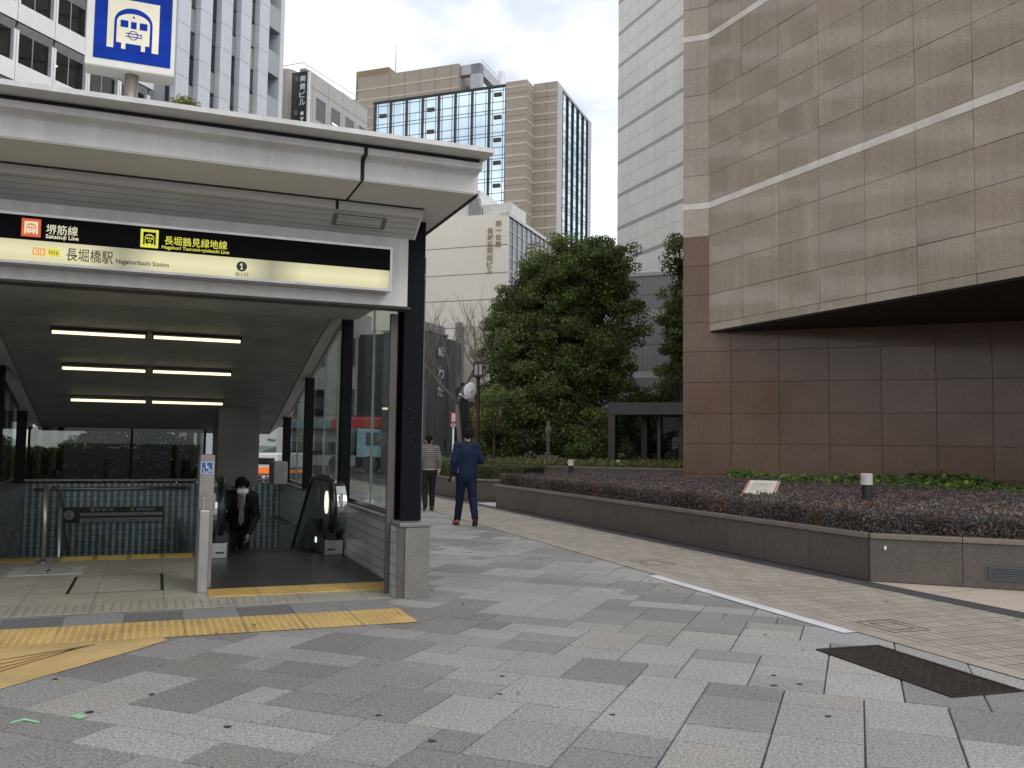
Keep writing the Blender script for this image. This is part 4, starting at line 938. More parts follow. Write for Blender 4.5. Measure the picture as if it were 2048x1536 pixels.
ml.build('glass_mullion', M('glass_edge_green', (.16,.21,.19), .3, .2), st_)
add_bevel(MB().box(-.365, -.285, .31, .36, 0.0, 2.80).build('door_post', K['post'], st_), .008)
add_bevel(MB().box(-.325, -.252, .004, .028, .0, .687).build('wall_trim', K['post'], st_), .006)
add_bevel(MB().box(-.32, -.255, .03, .30, .0, .686).build('tiled_return', K['walltile'], st_), .004)
# granite plinth and corner column
add_bevel(MB().box(-.249, .0, .0, .62, 0, .688).build('plinth', K['granite'], st_), .008)
add_bevel(MB().box(-.31, .014, -.012, .63, .69, .73).build('plinth_cap', K['sill'], st_), .008)
c_ = MB(); cx0, cx1 = S.f(806,760,.22)[0], S.f(846,760,.22)[0]
c_.box(cx0, cx1, .22, .25, .73, 3.75).box(cx0, cx1, .45, .48, .73, 3.75).box((cx0+cx1)/2-.012, (cx0+cx1)/2+.05, .251, .449, .73, 3.75)
co_ = c_.build('corner_column', K['column'], st_); add_bevel(co_, .006)
MB().box(cx1+.003, cx1+.032, .30, .44, .735, 3.40).build('mirror_edge', M('edge_mirror', (.10,.10,.105), .1, .7, var=None), st_)
sc_m = MB()
for k in range(12):
    u, zc_ = random.uniform(.12,.75), 1.5+random.random()**1.5*.75; xx = cx0+(cx1-cx0)*u; L_ = random.uniform(.003,.016); sc_m.quad((xx,.2185,zc_),(xx+.0025,.2185,zc_),(xx+.0025+random.uniform(-.004,.004),.2185,zc_+L_),(xx+random.uniform(-.004,.004),.2185,zc_+L_))
sc_m.build('scuff_marks', M('scuff_grey', (.10,.11,.14), .7), st_)
# lintel
add_bevel(MB().box(XL, -.28, .0, .24, 2.83, 3.742).build('lintel', K['white'], st_), .006)
MB().box(XL, -.24, .02, .24, 2.812, 2.829).build('shutter_slot', M('slot_brown', (.06,.052,.045), .5), st_)
# canopy: profile (y, z) drawn along the front
CR = .10; CJ = S.f(733, 300, -1.1)[0]
def prof(name, pts, x1, mat, x0=XL): return MB().ext_x(pts, x0, x1).build(name, mat, st_)
prof('roof_lip', [(-1.30,4.03),(-1.30,4.07),(.4,4.10),(.4,4.06)][::1], CR+.03, K['white'])
prof('shadow_gap', [(-1.07,3.99),(-1.07,4.032),(.3,4.05),(.3,3.99)], CR-.03, K['black'])
for x0, x1 in ((XL, CJ-.017), (CJ+.017, CR)):
    add_bevel(prof('fascia', [(-1.088,3.94),(-1.088,3.998),(.28,3.998),(.28,3.752),(-.962,3.752),(-.962,3.915),(-.985,3.935)], x1, K['white'], x0), .006)
    if 0: curve = [(-.985,3.90),(-.955,3.885),(-.945,3.86),(-.95,3.80),(-.965,3.752)]
    if 0: prof('lower_fascia', curve[::1]+[(.27,3.752),(.27,3.898)], x1, K['white'], x0)
prof('joint_gap', [(-1.075,3.94),(-1.075,4.0),(.2,4.0),(.2,3.76),(-.95,3.76),(-.93,3.86),(-.97,3.92)], CJ+.016, K['black'], CJ-.016)
for x0, x1 in ((XL, CJ-.012), (CJ+.012, CR-.02)):
    MB().box(x0, x1, -.955, -.30, 3.744, 3.7515).build('soffit', K['soffit'], st_)
MB().box(-.215, CR-.02, -.30, 3.2, 3.744, 3.7515).build('soffit', K['soffit'], st_)
MB().box(CR-.02, CR+.005, -.95, 3.2, 3.73, 3.78).build('edge_gasket', K['black'], st_)
MB().box(XL, CR-.03, .28, 3.2, 3.76, 3.99).build('canopy_core', K['dsteel'], st_)
MB().box(XL, -.21, -.30, -.27, 3.735, 3.7435).build('groove', K['black'], st_)
for x0, x1 in ((XL, CJ-.10), (CJ-.07, -.215)):
    MB().box(x0, x1, -.27, -.255, 3.66, 3.742).build('soffit_step', K['soffit'], st_)
MB().box(CJ-.10, CJ-.07, -.26, -.25, 3.66, 3.742).build('step_gap', K['black'], st_)
rbp = [(-.25,3.672),(.0,3.50),(.0,3.52),(-.25,3.70)]
MB().ext_x(rbp, XL, -.24).build('louvre_ceiling', K['rib'], st_)
sl_ = (3.50-3.672)/.25
lf = MB()
def onrib(x, y, d=.004): return (x, y, 3.672+sl_*(y+.25)-d)
a0, a1 = S.f(665,450,-.15)[0], S.f(770,460,-.12)[0]
for p in ((a0,a1,-.20,-.19),(a0,a1,-.09,-.08)): lf.quad(onrib(p[0],p[2]),onrib(p[0],p[3]),onrib(p[1],p[3]),onrib(p[1],p[2]))
for xx in (a0, a1-.04): lf.quad(onrib(xx,-.20,.0055),onrib(xx,-.08,.0055),onrib(xx+.04,-.08,.0055),onrib(xx+.04,-.20,.0055))
lf.build('ceiling_hatch', M('hatch_grey', (.16,.155,.13), .5), st_)
MB().ext_x([(-.254,3.742),(-.254,3.67),(0,3.50),(-.002,3.742)], -.238, -.216).build('end_beam', K['white'], st_)
# back cabinet above the escalator, small side cabinet
cb_ = [S.f(437,845,8.5)[0], S.f(520,845,8.5)[0]]
add_bevel(MB().box(cb_[0], cb_[1], 8.5, 10.1, .68, cz(8.5)+.02).build('equipment_cabinet', M('cabinet_grey', (.13,.126,.115), .5, var=(1,.08)), st_), .012)
add_bevel(MB().box(-.46, -.21, 8.7, 9.5, .70, 1.12).build('side_cabinet', M('cabinet_pale', (.25,.24,.22), .5), st_), .012)
# ------------------------------------------------------------------ six ceiling lamps
LX = [(-3.87,-2.69),(-2.63,-1.43)]
spots = [(4.71,'nearest the entrance'),(6.30,'in the middle row'),(8.0,'in the row deepest inside')]
tm = MB().tube([(-.57,0,0),(.57,0,0)], .021, 12); hm = MB().box(-.59,.59,-.04,.04,.03,.06).box(-.59,-.57,-.03,.03,-.02,.03).box(.57,.59,-.03,.03,-.02,.03)
for r_, (y, lab) in enumerate(spots):
    for c, (xa, xb) in enumerate(LX):
        p = S.wld((xa+xb)/2, y, cz(y)-.07)
        t_ = thing('ceiling_lamp', f'glowing tube lamp on the dark ceiling, {("left","right")[c]} of the pair {lab}', 'lamp', p, S.ang, 'tube lamps on the ceiling')
        if r_+c == 0:
            l0 = tm.build('tube', K['lamp'], t_, smooth=True); h0 = hm.build('holder', K['dark'], t_)
        else:
            for s0 in (l0, h0): d = s0.copy(); d.parent = t_; COL.objects.link(d)
# ------------------------------------------------------------------ station sign above the opening
SY = -.20
fs = lambda px, py: S.f(px, py, SY)
sb = thing('station_sign', 'long illuminated black and cream sign box fixed above the entrance opening', 'sign', (*S.o, 0), S.ang)
XR_ = fs(784,540)[0]; ZT, ZB = fs(400,460)[2]+.005, fs(400,554)[2]; ZM = fs(400,509)[2]
X0s = XL+.3
MB().box(X0s, XR_, SY+.012, .0-.004, ZB, ZT).build('sign_box', K['steel'], sb)
frm = MB().box(X0s, XR_, SY-.012, SY+.011, ZT-.022, ZT).box(X0s, XR_, SY-.012, SY+.011, ZB, ZB+.022).box(XR_-.022, XR_, SY-.012, SY+.011, ZB+.022, ZT-.022)
frm.build('frame', K['steel'], sb)
MB().box(X0s, XR_-.022, SY, SY+.010, ZM, ZT-.022).build('black_panel', K['signblack'], sb)
m, t, b, nn, lk = new_mat('lit_cream_panel'); oc = objco(t); sx = nn('ShaderNodeSeparateXYZ'); lk(oc, sx.inputs[0])
ph = mth(t,'FRACT',mth(t,'DIVIDE',mth(t,'ADD',sx.outputs[0],30.12),1.24)); ph = mth(t,'ABSOLUTE',mth(t,'SUBTRACT',ph,.5))
e1 = ramp(t, ph, .28, .49, (1,1,1), (.2,.2,.16))                    # the tubes inside end here
zz = mth(t,'ABSOLUTE',mth(t,'SUBTRACT',sx.outputs[2],(ZM+ZB)/2+.01)); e2 = ramp(t, zz, .0, .16, (1,1,1), (.5,.5,.45))
ec = mixc(t, 1, (1.0,.92,.50), e1, 'MULTIPLY'); ec = mixc(t, 1, ec, e2, 'MULTIPLY')
lk(ec, b.inputs['Emission Color']); b.inputs['Emission Strength'].default_value = .34; b.inputs['Base Color'].default_value = (.42,.41,.30,1); b.inputs['Roughness'].default_value = .35
MB().box(X0s, XR_-.022, SY+.001, SY+.010, ZB+.022, ZM).build('lit_panel', m, sb)
def px_text(mb, body, x0p, x1p, ytp, ybp, bold=0, y=None):
    """lettering placed where the photograph shows it on the sign plane"""
    xm = (x0p+x1p)/2; a, c = fs(x0p, (ytp+ybp)/2)[0], fs(x1p, (ytp+ybp)/2)[0]
    zt, zb = fs(xm, ytp)[2], fs(xm, ybp)[2]; return text(mb, body, a, c, zb, zt, SY-.003 if y is None else y, bold)
s5 = 5.12; q5 = lambda x, y: (x/s5, 400+y/s5)
L1 = MB(); px_text(L1, '堺筋線', 92.3, 156, 451, 470.5, .006); px_text(L1, 'Sakaisuji Line', 91.2, 157.5, 471, 481.5, .018); L1.build('lettering', K['cream'], sb)
L2 = MB(); px_text(L2, '長堀鶴見緑地線', 329, 454.5, 477, 494.6, .006); px_text(L2, 'Nagahori Tsurumi-ryokuchi Line', 323.5, 458.5, 496, 505, .012); L2.build('lettering', K['ylet'], sb)
L3 = MB(); px_text(L3, '長堀橋駅', 132.5, 226, 499, 525, .004); px_text(L3, 'Nagahoribashi Station', 232, 338, 521.5, 533.5, .008); px_text(L3, '出入口', 471, 496, 544.2, 552.4, .01); L3.build('lettering', K['letter'], sb)
def badge(x0, x1, yt, yb, c, body, lc, nm):
    a, c1 = fs(x0,(yt+yb)/2)[0], fs(x1,(yt+yb)/2)[0]; zt, zb = fs((x0+x1)/2,yt)[2], fs((x0+x1)/2,yb)[2]
    o = MB().box(a, c1, SY-.003, SY-.0005, zb, zt).build('badge', emis(nm, c, .55), sb)
    text(MB(), body, a+.14*(c1-a), c1-.12*(c1-a), zb+.18*(zt-zb), zt-.18*(zt-zb), SY-.005, .01).build('lettering', lc, o)
badge(65, 91, 495.5, 510.5, (.95,.45,.12), 'K16', K['cream'], 'badge_orange'); badge(94.5, 120.5, 498, 513, (.9,.8,.08), 'N16', M('olive_letter',(.2,.19,.03),.5), 'badge_yellow')
c_ = fs(483.5, 533); r_ = (fs(494,533)[0]-fs(473,533)[0])/2
o = MB().disc_y(c_[0], c_[2], r_, SY-.003, SY-.0005).build('number_disc', K['letter'], sb)
digit_one(MB(), c_[0]-r_*.36, c_[0]+r_*.32, c_[2]-r_*.6, c_[2]+r_*.6, SY-.005).build('lettering', K['cream'], o)
def train_icon(px0, px1, pyt, pyb, y, F, mats, parent, names, border=.15):
    """square pictogram of a train front in a tunnel mouth; all layers a few millimetres apart"""
    bgm, crm, dkm = mats; a = F(px0,(pyt+pyb)/2); c = F(px1,(pyt+pyb)/2); x0, x1 = a[0], c[0]
    z1, z0 = F((px0+px1)/2, pyt)[2], F((px0+px1)/2, pyb)[2]; W, H = x1-x0, z1-z0; d = .0012
    root = MB().box(x0, x1, y-.002, y, z0, z1).build(names[0], bgm, parent)
    X = lambda u: x0+W*(border+(1-2*border)*u); Z = lambda v: z0+H*(border+(1-2*border)*v)
    arch = lambda u0, u1, zb, zs, zt, n=16: [(X(u0),Z(zb)),(X(u1),Z(zb)),(X(u1),Z(zs))]+[(X((u0+u1)/2+(u1-u0)/2*cos(pi*k/n)), Z(zs+(zt-zs)*sin(pi*k/n))) for k in range(1,n)]+[(X(u0),Z(zs))]
    cm = MB().ext_y([(X(0),Z(0)),(X(1),Z(0)),(X(1),Z(1)),(X(0),Z(1))], y-.002-d, y-.002); cm.build('square', crm, root)
    MB().ext_y(arch(.13,.87,-.03,.55,.84), y-.002-2*d, y-.002-d).build('tunnel', bgm, root)
    tr = MB().ext_y(arch(.18,.82,.12,.55,.73), y-.002-3*d, y-.002-2*d).ext_y([(X(.28),Z(.0)),(X(.36),Z(.0)),(X(.36),Z(.12)),(X(.28),Z(.12))], y-.002-3*d, y-.002-2*d).ext_y([(X(.66),Z(.0)),(X(.74),Z(.0)),(X(.74),Z(.12)),(X(.66),Z(.12))], y-.002-3*d, y-.002-2*d)
    tr.build('train', crm, root)
    wm = MB(); yy = y-.002-4*d
    for u0,u1,v0,v1 in ((.25,.40,.44,.58),(.45,.56,.43,.57),(.62,.77,.43,.57),(.36,.67,.315,.335),(.36,.67,.255,.275),(.655,.67,.275,.315)): wm.quad((X(u0),yy,Z(v0)),(X(u1),yy,Z(v0)),(X(u1),yy,Z(v1)),(X(u0),yy,Z(v1)))
    for k in range(20):
        t0, t1 = 2*pi*k/20, 2*pi*(k+1)/20; wm.quad(*[(X(.5+r*cos(t)), yy-.0004, Z(.295+r*sin(t))) for r, t in ((.095,t0),(.095,t1),(.08,t1),(.08,t0))][::-1])
    wm.poly([(X(.5+.022*cos(2*pi*k/12)), yy, Z(.66+.022*sin(2*pi*k/12))) for k in range(12)]); wm.build('train_windows', dkm, root)
train_icon(43, 82, 437.5, 473.5, SY-.001, fs, (K['orange'], K['cream'], K['orange']), sb, ['line_badge'])
train_icon(281, 317, 459, 495.5, SY-.001, fs, (K['ylet'], K['signblack'], K['ylet']), sb, ['line_badge'])
# ------------------------------------------------------------------ rooftop metro sign on its pole
MY = .55
fm_ = lambda px, py: S.f(px, py, MY)
ms_ = thing('metro_sign', 'square blue sign box with cream train emblem on a pole above the canopy roof', 'sign', (*S.o, 0), S.ang)
bx0, bx1 = fm_(171.5,60)[0], fm_(352,60)[0]; bz0 = fm_(262,141)[2]; bz1 = bz0+(bx1-bx0)*1.04
add_bevel(MB().box(bx0, bx1, MY, MY+.26, bz0, bz1).build('sign_box', K['signwhite'], ms_), .014, 3)
s0 = 5.689
train_icon(1072/s0, 1955/s0, -22, 126, MY-.003, fm_, (K['blue'], K['icream'], K['blue']), ms_, ['face_panel'], .165)
pc = S.f(263, 160, MY+.13)
MB().tube([(pc[0], MY+.13, 4.08), (pc[0], MY+.13, bz0)], .062, 18).build('pole', K['pole'], ms_, smooth=True)
# ------------------------------------------------------------------ escalator
ex = thing('escalator', 'escalator with black handrails and steel newels descending inside the entrance', 'escalator', (*S.o, 0), S.ang)
def hp(r0=0):      # handrail loop centre line in (y, z)
    cy, czz, r = 3.72, .62, .39-r0
    pts = [(cy+.25, czz-r)]+[(cy+r*cos(a), czz+r*sin(a)) for a in [R(270-18*k) for k in range(0,11)]]
    pts += [(4.4, czz+r), (4.8, czz+r-.02), (5.15, czz+r-.13), (9.9, czz+r-.13-4.75*.66)]
    return pts
for x, inn in ((-.33, -1), (-1.72, 1)):
    hm_ = MB(); P_ = [(x, y, z) for y, z in hp()]
    for o_ in (-1, 1): pass
    hm_.tube(P_, .046, 10); hm_.build('handrail', K['rubber'], ex, smooth=True)
    bp = [(y, z) for y, z in hp(.045)][1:]
    bpoly = [(3.9,.28)]+bp+[(9.9, -3.2), (4.6, .12), (3.9,.12)]
    MB().ext_x(bpoly[::-1], x-.02, x+.02).build('balustrade', M('smoked_panel', (.05,.056,.057), .12, spec=.7), ex)
    fr_ = MB()      # steel newel shell behind the handrail
    sh = [(3.72+.375*cos(a), .62+.365*sin(a)) for a in [R(90+12*k) for k in range(16)]]
    side = x+(.052 if inn < 0 else -.155)
    fr_.ext_x(sh+[(4.0,.26),(4.0,.985)], side, side+(.125 if inn < 0 else .10)); fr_.build('newel_shell', K['mirror'], ex)
    MB().ext_x([(3.72+.345*cos(a), .62+.345*sin(a)) for a in [R(95+12*k) for k in range(15)]]+[(3.85,.30),(3.85,.955)], x+inn*.022, x+inn*.045).build('newel_trim', K['steel'], ex)
    bx = (x-.08, x+.16) if inn < 0 else (x-.15, x+.09)
    add_bevel(MB().box(bx[0], bx[1], 3.44, 4.0, .02, .215).build('newel_base', K['steel'], ex), .01)
    MB().box(x-.06, x+.06, 3.43, 3.52, .217, .36).build('handrail_inlet', K['rubber'], ex)
    MB().box(x-.05, x+.05, 3.425, 3.4395, .085, .105).build('name_plate', K['dark'], ex)
    sk = [(3.75,.02),(3.75,.30),(4.0,.42),(4.5,.42),(4.9,.30),(9.0,-2.25),(9.0,-2.9),(4.4,-.02)]
    MB().ext_x(sk[::-1], x+inn*.05, x+inn*.13).build('skirt', K['dark'], ex)
    tx = MB(); xx = side+.05
    tx.box(xx-.022, xx+.022, 3.338, 3.346, .62, .84); tx.build('notice', K['pwhite'], ex)
    t2 = MB(); vtext(t2, '手すりに注意', xx-.016, xx+.016, .835, .665, 3.333, .02); t2.ext_y([(xx+.014*cos(k*.6), .645+.014*sin(k*.6)) for k in range(10)], 3.331, 3.334)
    t2.build('lettering', K['letter'], ex)
    b3 = MB().disc_y(xx, .57, .018, 3.325, 3.345, 14); b3.build('stop_button', M('button_red', (.3,.02,.02), .3), ex)
# the round lit indicator, the leaflet behind the glass and the green pilot lamp, right side
MB().ext_x([(3.60+.13*cos(2*pi*k/28), .70+.15*sin(2*pi*k/28)) for k in range(28)], -.3825, -.376).build('round_indicator', emis('indicator_lamp', (1,.88,.66), .95), ex)
lp = MB().quad((-.352,4.55,.62),(-.352,4.25,.62),(-.352,4.25,.86),(-.352,4.55,.86)); lp.build('leaflet', M('leaflet_paper',(.22,.22,.21),.6), ex)
lt = MB()
for k in range(5): lt.quad((-.3535,4.52-k*.055,.64),(-.3535,4.495-k*.055,.64),(-.3535,4.495-k*.055,.84),(-.3535,4.52-k*.055,.84))
lt.build('leaflet_print', M('leaflet_ink',(.4,.4,.37),.6), ex)
MB().box(-.467,-.461,3.80,3.90,.15,.22).build('pilot_lamp', emis('pilot_green', (.7,1,.8), .8), ex)
stp_ = MB()
for k in range(18):
    y0 = 3.95+(.35 if k == 0 else 0); zt = -.008-.0 if k < 2 else -.008-.2*(k-1)
    y0 = 3.92+k*.33; stp_.box(-1.58,-.50,y0,y0+.328,zt-.2,zt)
stp_.build('steps', M('step_metal', (.055,.055,.056), .45, .6, grid=('xy', .02, 9, .008, (.015,.015,.015), 0)), ex)
cm_ = MB(); cm_.box(-1.58,-.50,3.70,3.92,.0,.024); cm_.build('comb_plate', M('comb_metal', (.05,.05,.05), .4, .6), ex)
# ------------------------------------------------------------------ post with wheelchair sign, handrail of the stairs, information board
wx0, wx1 = S.f(399,1000,1.5)[0], S.f(428,1000,1.5)[0]
gp_ = thing('call_post', 'tall brushed steel post with blue wheelchair sign beside the escalator', 'post', S.wld(-2.06, .95, .015), S.ang)
a = S.f(400,935,1.15); b_ = S.f(430,935,1.15); zt = S.f(414,910,1.15)[2]
lx0, lx1 = a[0]+2.06, b_[0]+2.06
add_bevel(MB().box(lx0, lx1, .20, .62, 0, zt-.015).build('housing', K['dsteel'], gp_), .008)
z2 = S.f(406,1019,.95)[2]; l0, l1 = S.f(398,1100,.95)[0]+2.06, S.f(420,1100,.95)[0]+2.06
add_bevel(MB().box(l0-.01, l1-.02, -.12, .06, 0, z2-.015).build('front_post', K['steel'], gp_), .008)
MB().tube([(l0+.03,.03,z2-.03),(l0+.03,.03,z2+.10),(l0+.045,.16,z2+.12)], .012, 8).build('bracket', K['steel'], gp_)
f15 = lambda px, py: S.f(px, py, 1.149)
p0, p1 = f15(402,935), f15(426.5,935); zt, zb = f15(414,923.5)[2], f15(414,947)[2]
X = lambda u: p0[0]+2.06+(p1[0]-p0[0])*u; Z = lambda v: zb-.015+(zt-zb)*v
wp = MB().box(X(0), X(1), .195, .1995, Z(0), Z(1)).build('wheelchair_plate', K['pwhite'], gp_)
MB().box(X(.05), X(.95), .193, .1948, Z(.05), Z(.95)).build('blue_field', K['wblue'], wp)
wc = MB(); u2 = lambda p: (X(p[0]), .1915, Z(p[1]))
def stroke(pts, w):
    for p, q in zip(pts, pts[1:]):
        d = Vector((q[0]-p[0], q[1]-p[1])); 
        if d.length < 1e-6: continue
        n_ = Vector((-d.y, d.x)).normalized()*w/2; e_ = d.normalized()*w*.3
        wc.quad(u2((p[0]-n_.x*-1-e_.x, p[1]+n_.y-e_.y)), u2((p[0]-n_.x-e_.x, p[1]-n_.y-e_.y)), u2((q[0]-n_.x+e_.x, q[1]-n_.y+e_.y)), u2((q[0]+n_.x+e_.x, q[1]+n_.y+e_.y)))
stroke([(.45+.24*cos(R(d)), .35+.24*sin(R(d))) for d in range(150, 391, 15)], .075)
stroke([(.42,.76),(.44,.47),(.66,.46),(.76,.2),(.86,.24)], .085); stroke([(.43,.61),(.62,.6)], .06)
wc.poly([u2((.42+.06*cos(2*pi*k/12), .84+.06*sin(2*pi*k/12))) for k in range(12)]); wc.build('wheelchair_symbol', K['pwhite'], wp)
hr = thing('stair_handrail', 'steel tube handrail post at the head of the stairs', 'handrail', (*S.o,0), S.ang)
b0 = S.g(86,1126,.015); zt = S.f(92,968,b0[1])[2]
hrm = MB().tube([(b0[0],b0[1],.015),(b0[0],b0[1],zt)], .027, 12); hrm.lathe([(.06,0),(.06,.012),(.03,.02)], (b0[0],b0[1],.016), 14); hrm.build('post', K['steel'], hr, smooth=True)
MB().tube([(b0[0],b0[1],zt-.03),(b0[0]+.05,b0[1]+.15,zt-.03),(b0[0]+.10,b0[1]+.45,zt-.12),(b0[0]+.10,10.0,-2.9)], .024, 10).build('rail', K['steel'], hr, smooth=True)
MB().tube([(b0[0]+.1,b0[1]+.75,-.9),(b0[0]+.1,b0[1]+.75,.62)], .022, 10).build('lower_post', K['steel'], hr, smooth=True)
BY = 10.18
fb = lambda px, py: S.f(px, py, BY)
s4 = 2048/440; q4 = lambda x, y: (x/s4, 840+y/s4)
ib = thing('exit_board', 'long black information board with exit number 1 on the blue tiled back wall', 'sign', (*S.o,0), S.ang)
a, b_ = fb(*q4(560,880)), fb(*q4(1515,875)); zt, zb = fb(*q4(1000,808))[2], fb(*q4(1000,950))[2]
x0, x1 = a[0], b_[0]; W = x1-x0; H = zt-zb
MB().box(x0, x1, BY-.03, BY+.015, zb, zt).build('board', M('board_black',(.02,.02,.021),.4), ib)
pn = MB(); Y1 = BY-.031
bx = lambda mb, u0, u1, v0, v1, d=.003: mb.box(x0+W*u0, x0+W*u1, Y1-d, Y1, zb+H*v0, zb+H*v1)
for u0,u1 in ((.19,.59),(.595,.995)): bx(pn,u0,u1,.44,.62); bx(pn,u0,u1,.03,.27)
pn.disc_y(x0+W*.085, zb+H*.5, H*.3, Y1-.003, Y1); pn.build('white_fields', M('board_white',(.42,.42,.41),.5), ib)
tx = MB(); yy = Y1-.005
T4 = lambda body,u0,u1,v0,v1,bold=.01: text(tx, body, x0+W*u0, x0+W*u1, zb+H*v0, zb+H*v1, yy, bold)
digit_one(tx, x0+W*.07, x0+W*.098, zb+H*.33, zb+H*.67, yy); T4('天神橋筋六丁目方面 2~22番',.21,.57,.47,.59); T4('天下茶屋方面 2~26番',.21,.57,.07,.22); T4('大正方面 2~26番',.62,.97,.47,.59); T4('門真南方面 2~26番',.62,.97,.07,.22)
tx.build('lettering', K['letter'], ib)
tx = MB(); yy = Y1-.002; T4('堺 筋 線',.33,.51,.74,.92); T4('長堀鶴見緑地線',.73,.92,.74,.9); tx.build('lettering', M('board_text',(.45,.45,.44),.5), ib)
ic = MB(); ic.box(x0+W*.29,x0+W*.32,Y1-.003,Y1,zb+H*.72,zb+H*.94); ic.build('line_badge', M('board_badge',(.35,.33,.3),.5), ib)
ic = MB(); ic.box(x0+W*.68,x0+W*.71,Y1-.003,Y1,zb+H*.72,zb+H*.94); ic.build('line_badge', M('board_badge2',(.3,.28,.05),.5), ib)
# horizontal steel rail along the back wall
MB().tube([(-4.55,10.1,.56),(-1.9,10.1,.58)], .03, 10).build('wall_rail', K['steel'], st_, smooth=True)
# ================================================================== PLANTS
LM = dict(tree=leafmat('evergreen_leaf', (.135,.165,.052), .3), hedge=leafmat('purple_leaf', (.165,.128,.120), .12, .55), ivy=leafmat('ivy_leaf', (.15,.24,.06), .25), green=leafmat('clipped_leaf', (.10,.115,.045), .2), cover=leafmat('cover_leaf', (.20,.20,.07), .25), shrub=leafmat('shrub_leaf', (.085,.11,.035), .25))
BARK = M('dark_bark', (.06,.048,.038), .9, var=(6,.3), bump=(30,1)); BARK2 = M('pale_bark', (.16,.14,.12), .9, var=(5,.25), bump=(30,1))
def wob(x, y, s=1.0): return np.sin(x*2.1*s+1.3)*np.cos(y*1.7*s+.4)*.5+np.sin(x*4.7*s+y*3.1*s)*.3+np.sin(y*6.3*s-x*2.2*s)*.2
def tint(n, bright=(.6,1.4), yel=.15, seed_clump=None, red=0):
    b = rng.uniform(*bright, n) if seed_clump is None else seed_clump*rng.uniform(.75,1.3,n)
    y = rng.normal(0, yel, n); return np.stack([b*(1+y+red), b*(1+y*.3), b*(1-y*.6)], 1).clip(.05, 3)
# ---- purple hedge filling the front planter
hp_ = [PF.wld(PLX+.1,.12)[:2], PF.wld(-.12,.12)[:2], PR.wld(rx[-1],.10)[:2], PR.wld(rx[-1],4.6)[:2], GF.wld(7,-4.6)[:2], GF.wld(.4,-.9)[:2], GF.wld(XG-.2,-.7)[:2], GF.wld(XG-.3,.9)[:2], PF.wld(PLX+.1,3.3)[:2]]
ht = lambda x, y: .80+.06*wob(x,y,.8)+.035*wob(x*3,y*3)+.02*wob(x*8,y*8)
hd = thing('hedge', 'dense purple brown hedge filling the long front planter', 'hedge', (0,0,0))
xy = scatter(hp_, 75000); z = ht(xy[:,0],xy[:,1]); dist = np.hypot(xy[:,0], xy[:,1])
keep = rng.random(len(xy)) < np.clip(15/dist, .4, 1)**1.0; xy, z, dist = xy[keep], z[keep], dist[keep]
p1 = np.column_stack([xy, z-np.abs(rng.normal(0,.05,len(z)))+.015])
ed = []
for fr, a, b_ in ((PF,PLX+.05,-.05),(PR,.03,rx[-1])):
    n = int(abs(b_-a)*1700); xs_ = rng.uniform(a,b_,n); off = .09+rng.normal(0,.025,n); zz = rng.uniform(.50,.80,n)
    w_ = np.array([fr.wld(x_, o_) for x_, o_ in zip(xs_, off)]); w_[:,2] = zz; ed.append(w_)
n = 2600; u = rng.uniform(.1,3.3,n); w_ = np.array([PF.wld(PLX+.08+rng.normal(0,.02), u_) for u_ in u]); w_[:,2] = rng.uniform(.5,.8,n); ed.append(w_)
p2 = np.concatenate(ed); pts = np.concatenate([p1,p2]); N_ = len(pts)
cl = .95+.38*wob(pts[:,0]*2.2, pts[:,1]*2.2)+.2*wob(pts[:,0]*9, pts[:,1]*9); cl[len(p1):] *= .8
tn = tint(N_, yel=.16, seed_clump=np.clip(cl,.4,1.8), red=.0)
rd = wob(pts[:,0]*.9+2, pts[:,1]*.9) > .25; tn[rd] *= np.array([1.15,1.0,.86]); gsh = rng.random(N_) < .06; tn[gsh] *= np.array([.7,1.1,.9])
leaves('foliage', pts, .040, LM['hedge'], None, tn, hd)
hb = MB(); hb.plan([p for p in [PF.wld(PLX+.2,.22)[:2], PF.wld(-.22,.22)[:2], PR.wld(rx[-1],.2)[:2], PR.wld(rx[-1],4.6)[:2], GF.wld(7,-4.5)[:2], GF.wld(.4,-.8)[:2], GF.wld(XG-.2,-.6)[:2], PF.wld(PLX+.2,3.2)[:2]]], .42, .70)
hb.build('dark_fill', M('hedge_fill_brown', (.022,.015,.013), .9, bump=(40,1)), hd)  # solid dark volume added inside the leaves to stop see-through
tw = MB()
for _ in range(700):
    i = rng.integers(len(p1)); p = p1[i]
    if dist[i] > 19: continue
    h = random.uniform(.03,.09); q = (p[0]+random.uniform(-.02,.02), p[1]+random.uniform(-.02,.02), p[2]+h); tw.tube([tuple(p), q], .0022, 3, False)
tw.build('twigs', M('twig_red', (.09,.045,.035), .8), hd)
# ---- ivy against the granite wall
iv = thing('ivy_bed', 'bright and dark green ivy growing along the foot of the granite wall', 'ivy', (0,0,0))
ip = [GF.wld(.5,-.85)[:2], GF.wld(7,-4.5)[:2], PR.wld(rx[-1],4.7)[:2], PR.wld(rx[-1],9)[:2], GF.wld(11,-.12)[:2], GF.wld(.5,-.12)[:2]]
xy = scatter(ip, 6500); gl_ = np.array([GF.loc((*p,0))[:2] for p in xy]); lump = wob(xy[:,0]*.9,xy[:,1]*.9)
hh = (.80+.15*lump)+.24*np.clip(1+gl_[:,1]/1.5,0,1)*(.5+.5*np.sin(gl_[:,0]*1.3+2))
pts = np.column_stack([xy, hh-np.abs(rng.normal(0,.07,len(xy)))]); tn = tint(len(pts),(.45,1.15),.15); br_ = rng.random(len(pts)) < .10+.12*(lump > .3); tn[br_] *= np.array([2.6,2.2,1.2])
leaves('foliage', pts, .12, LM['ivy'], np.tile([0,-.35,.9],(len(pts),1)), tn, iv, asp=.9, up=.4)
MB().plan(ip, .42, .66).build('undergrowth', M('ivy_shade', (.012,.016,.008), .95), iv)
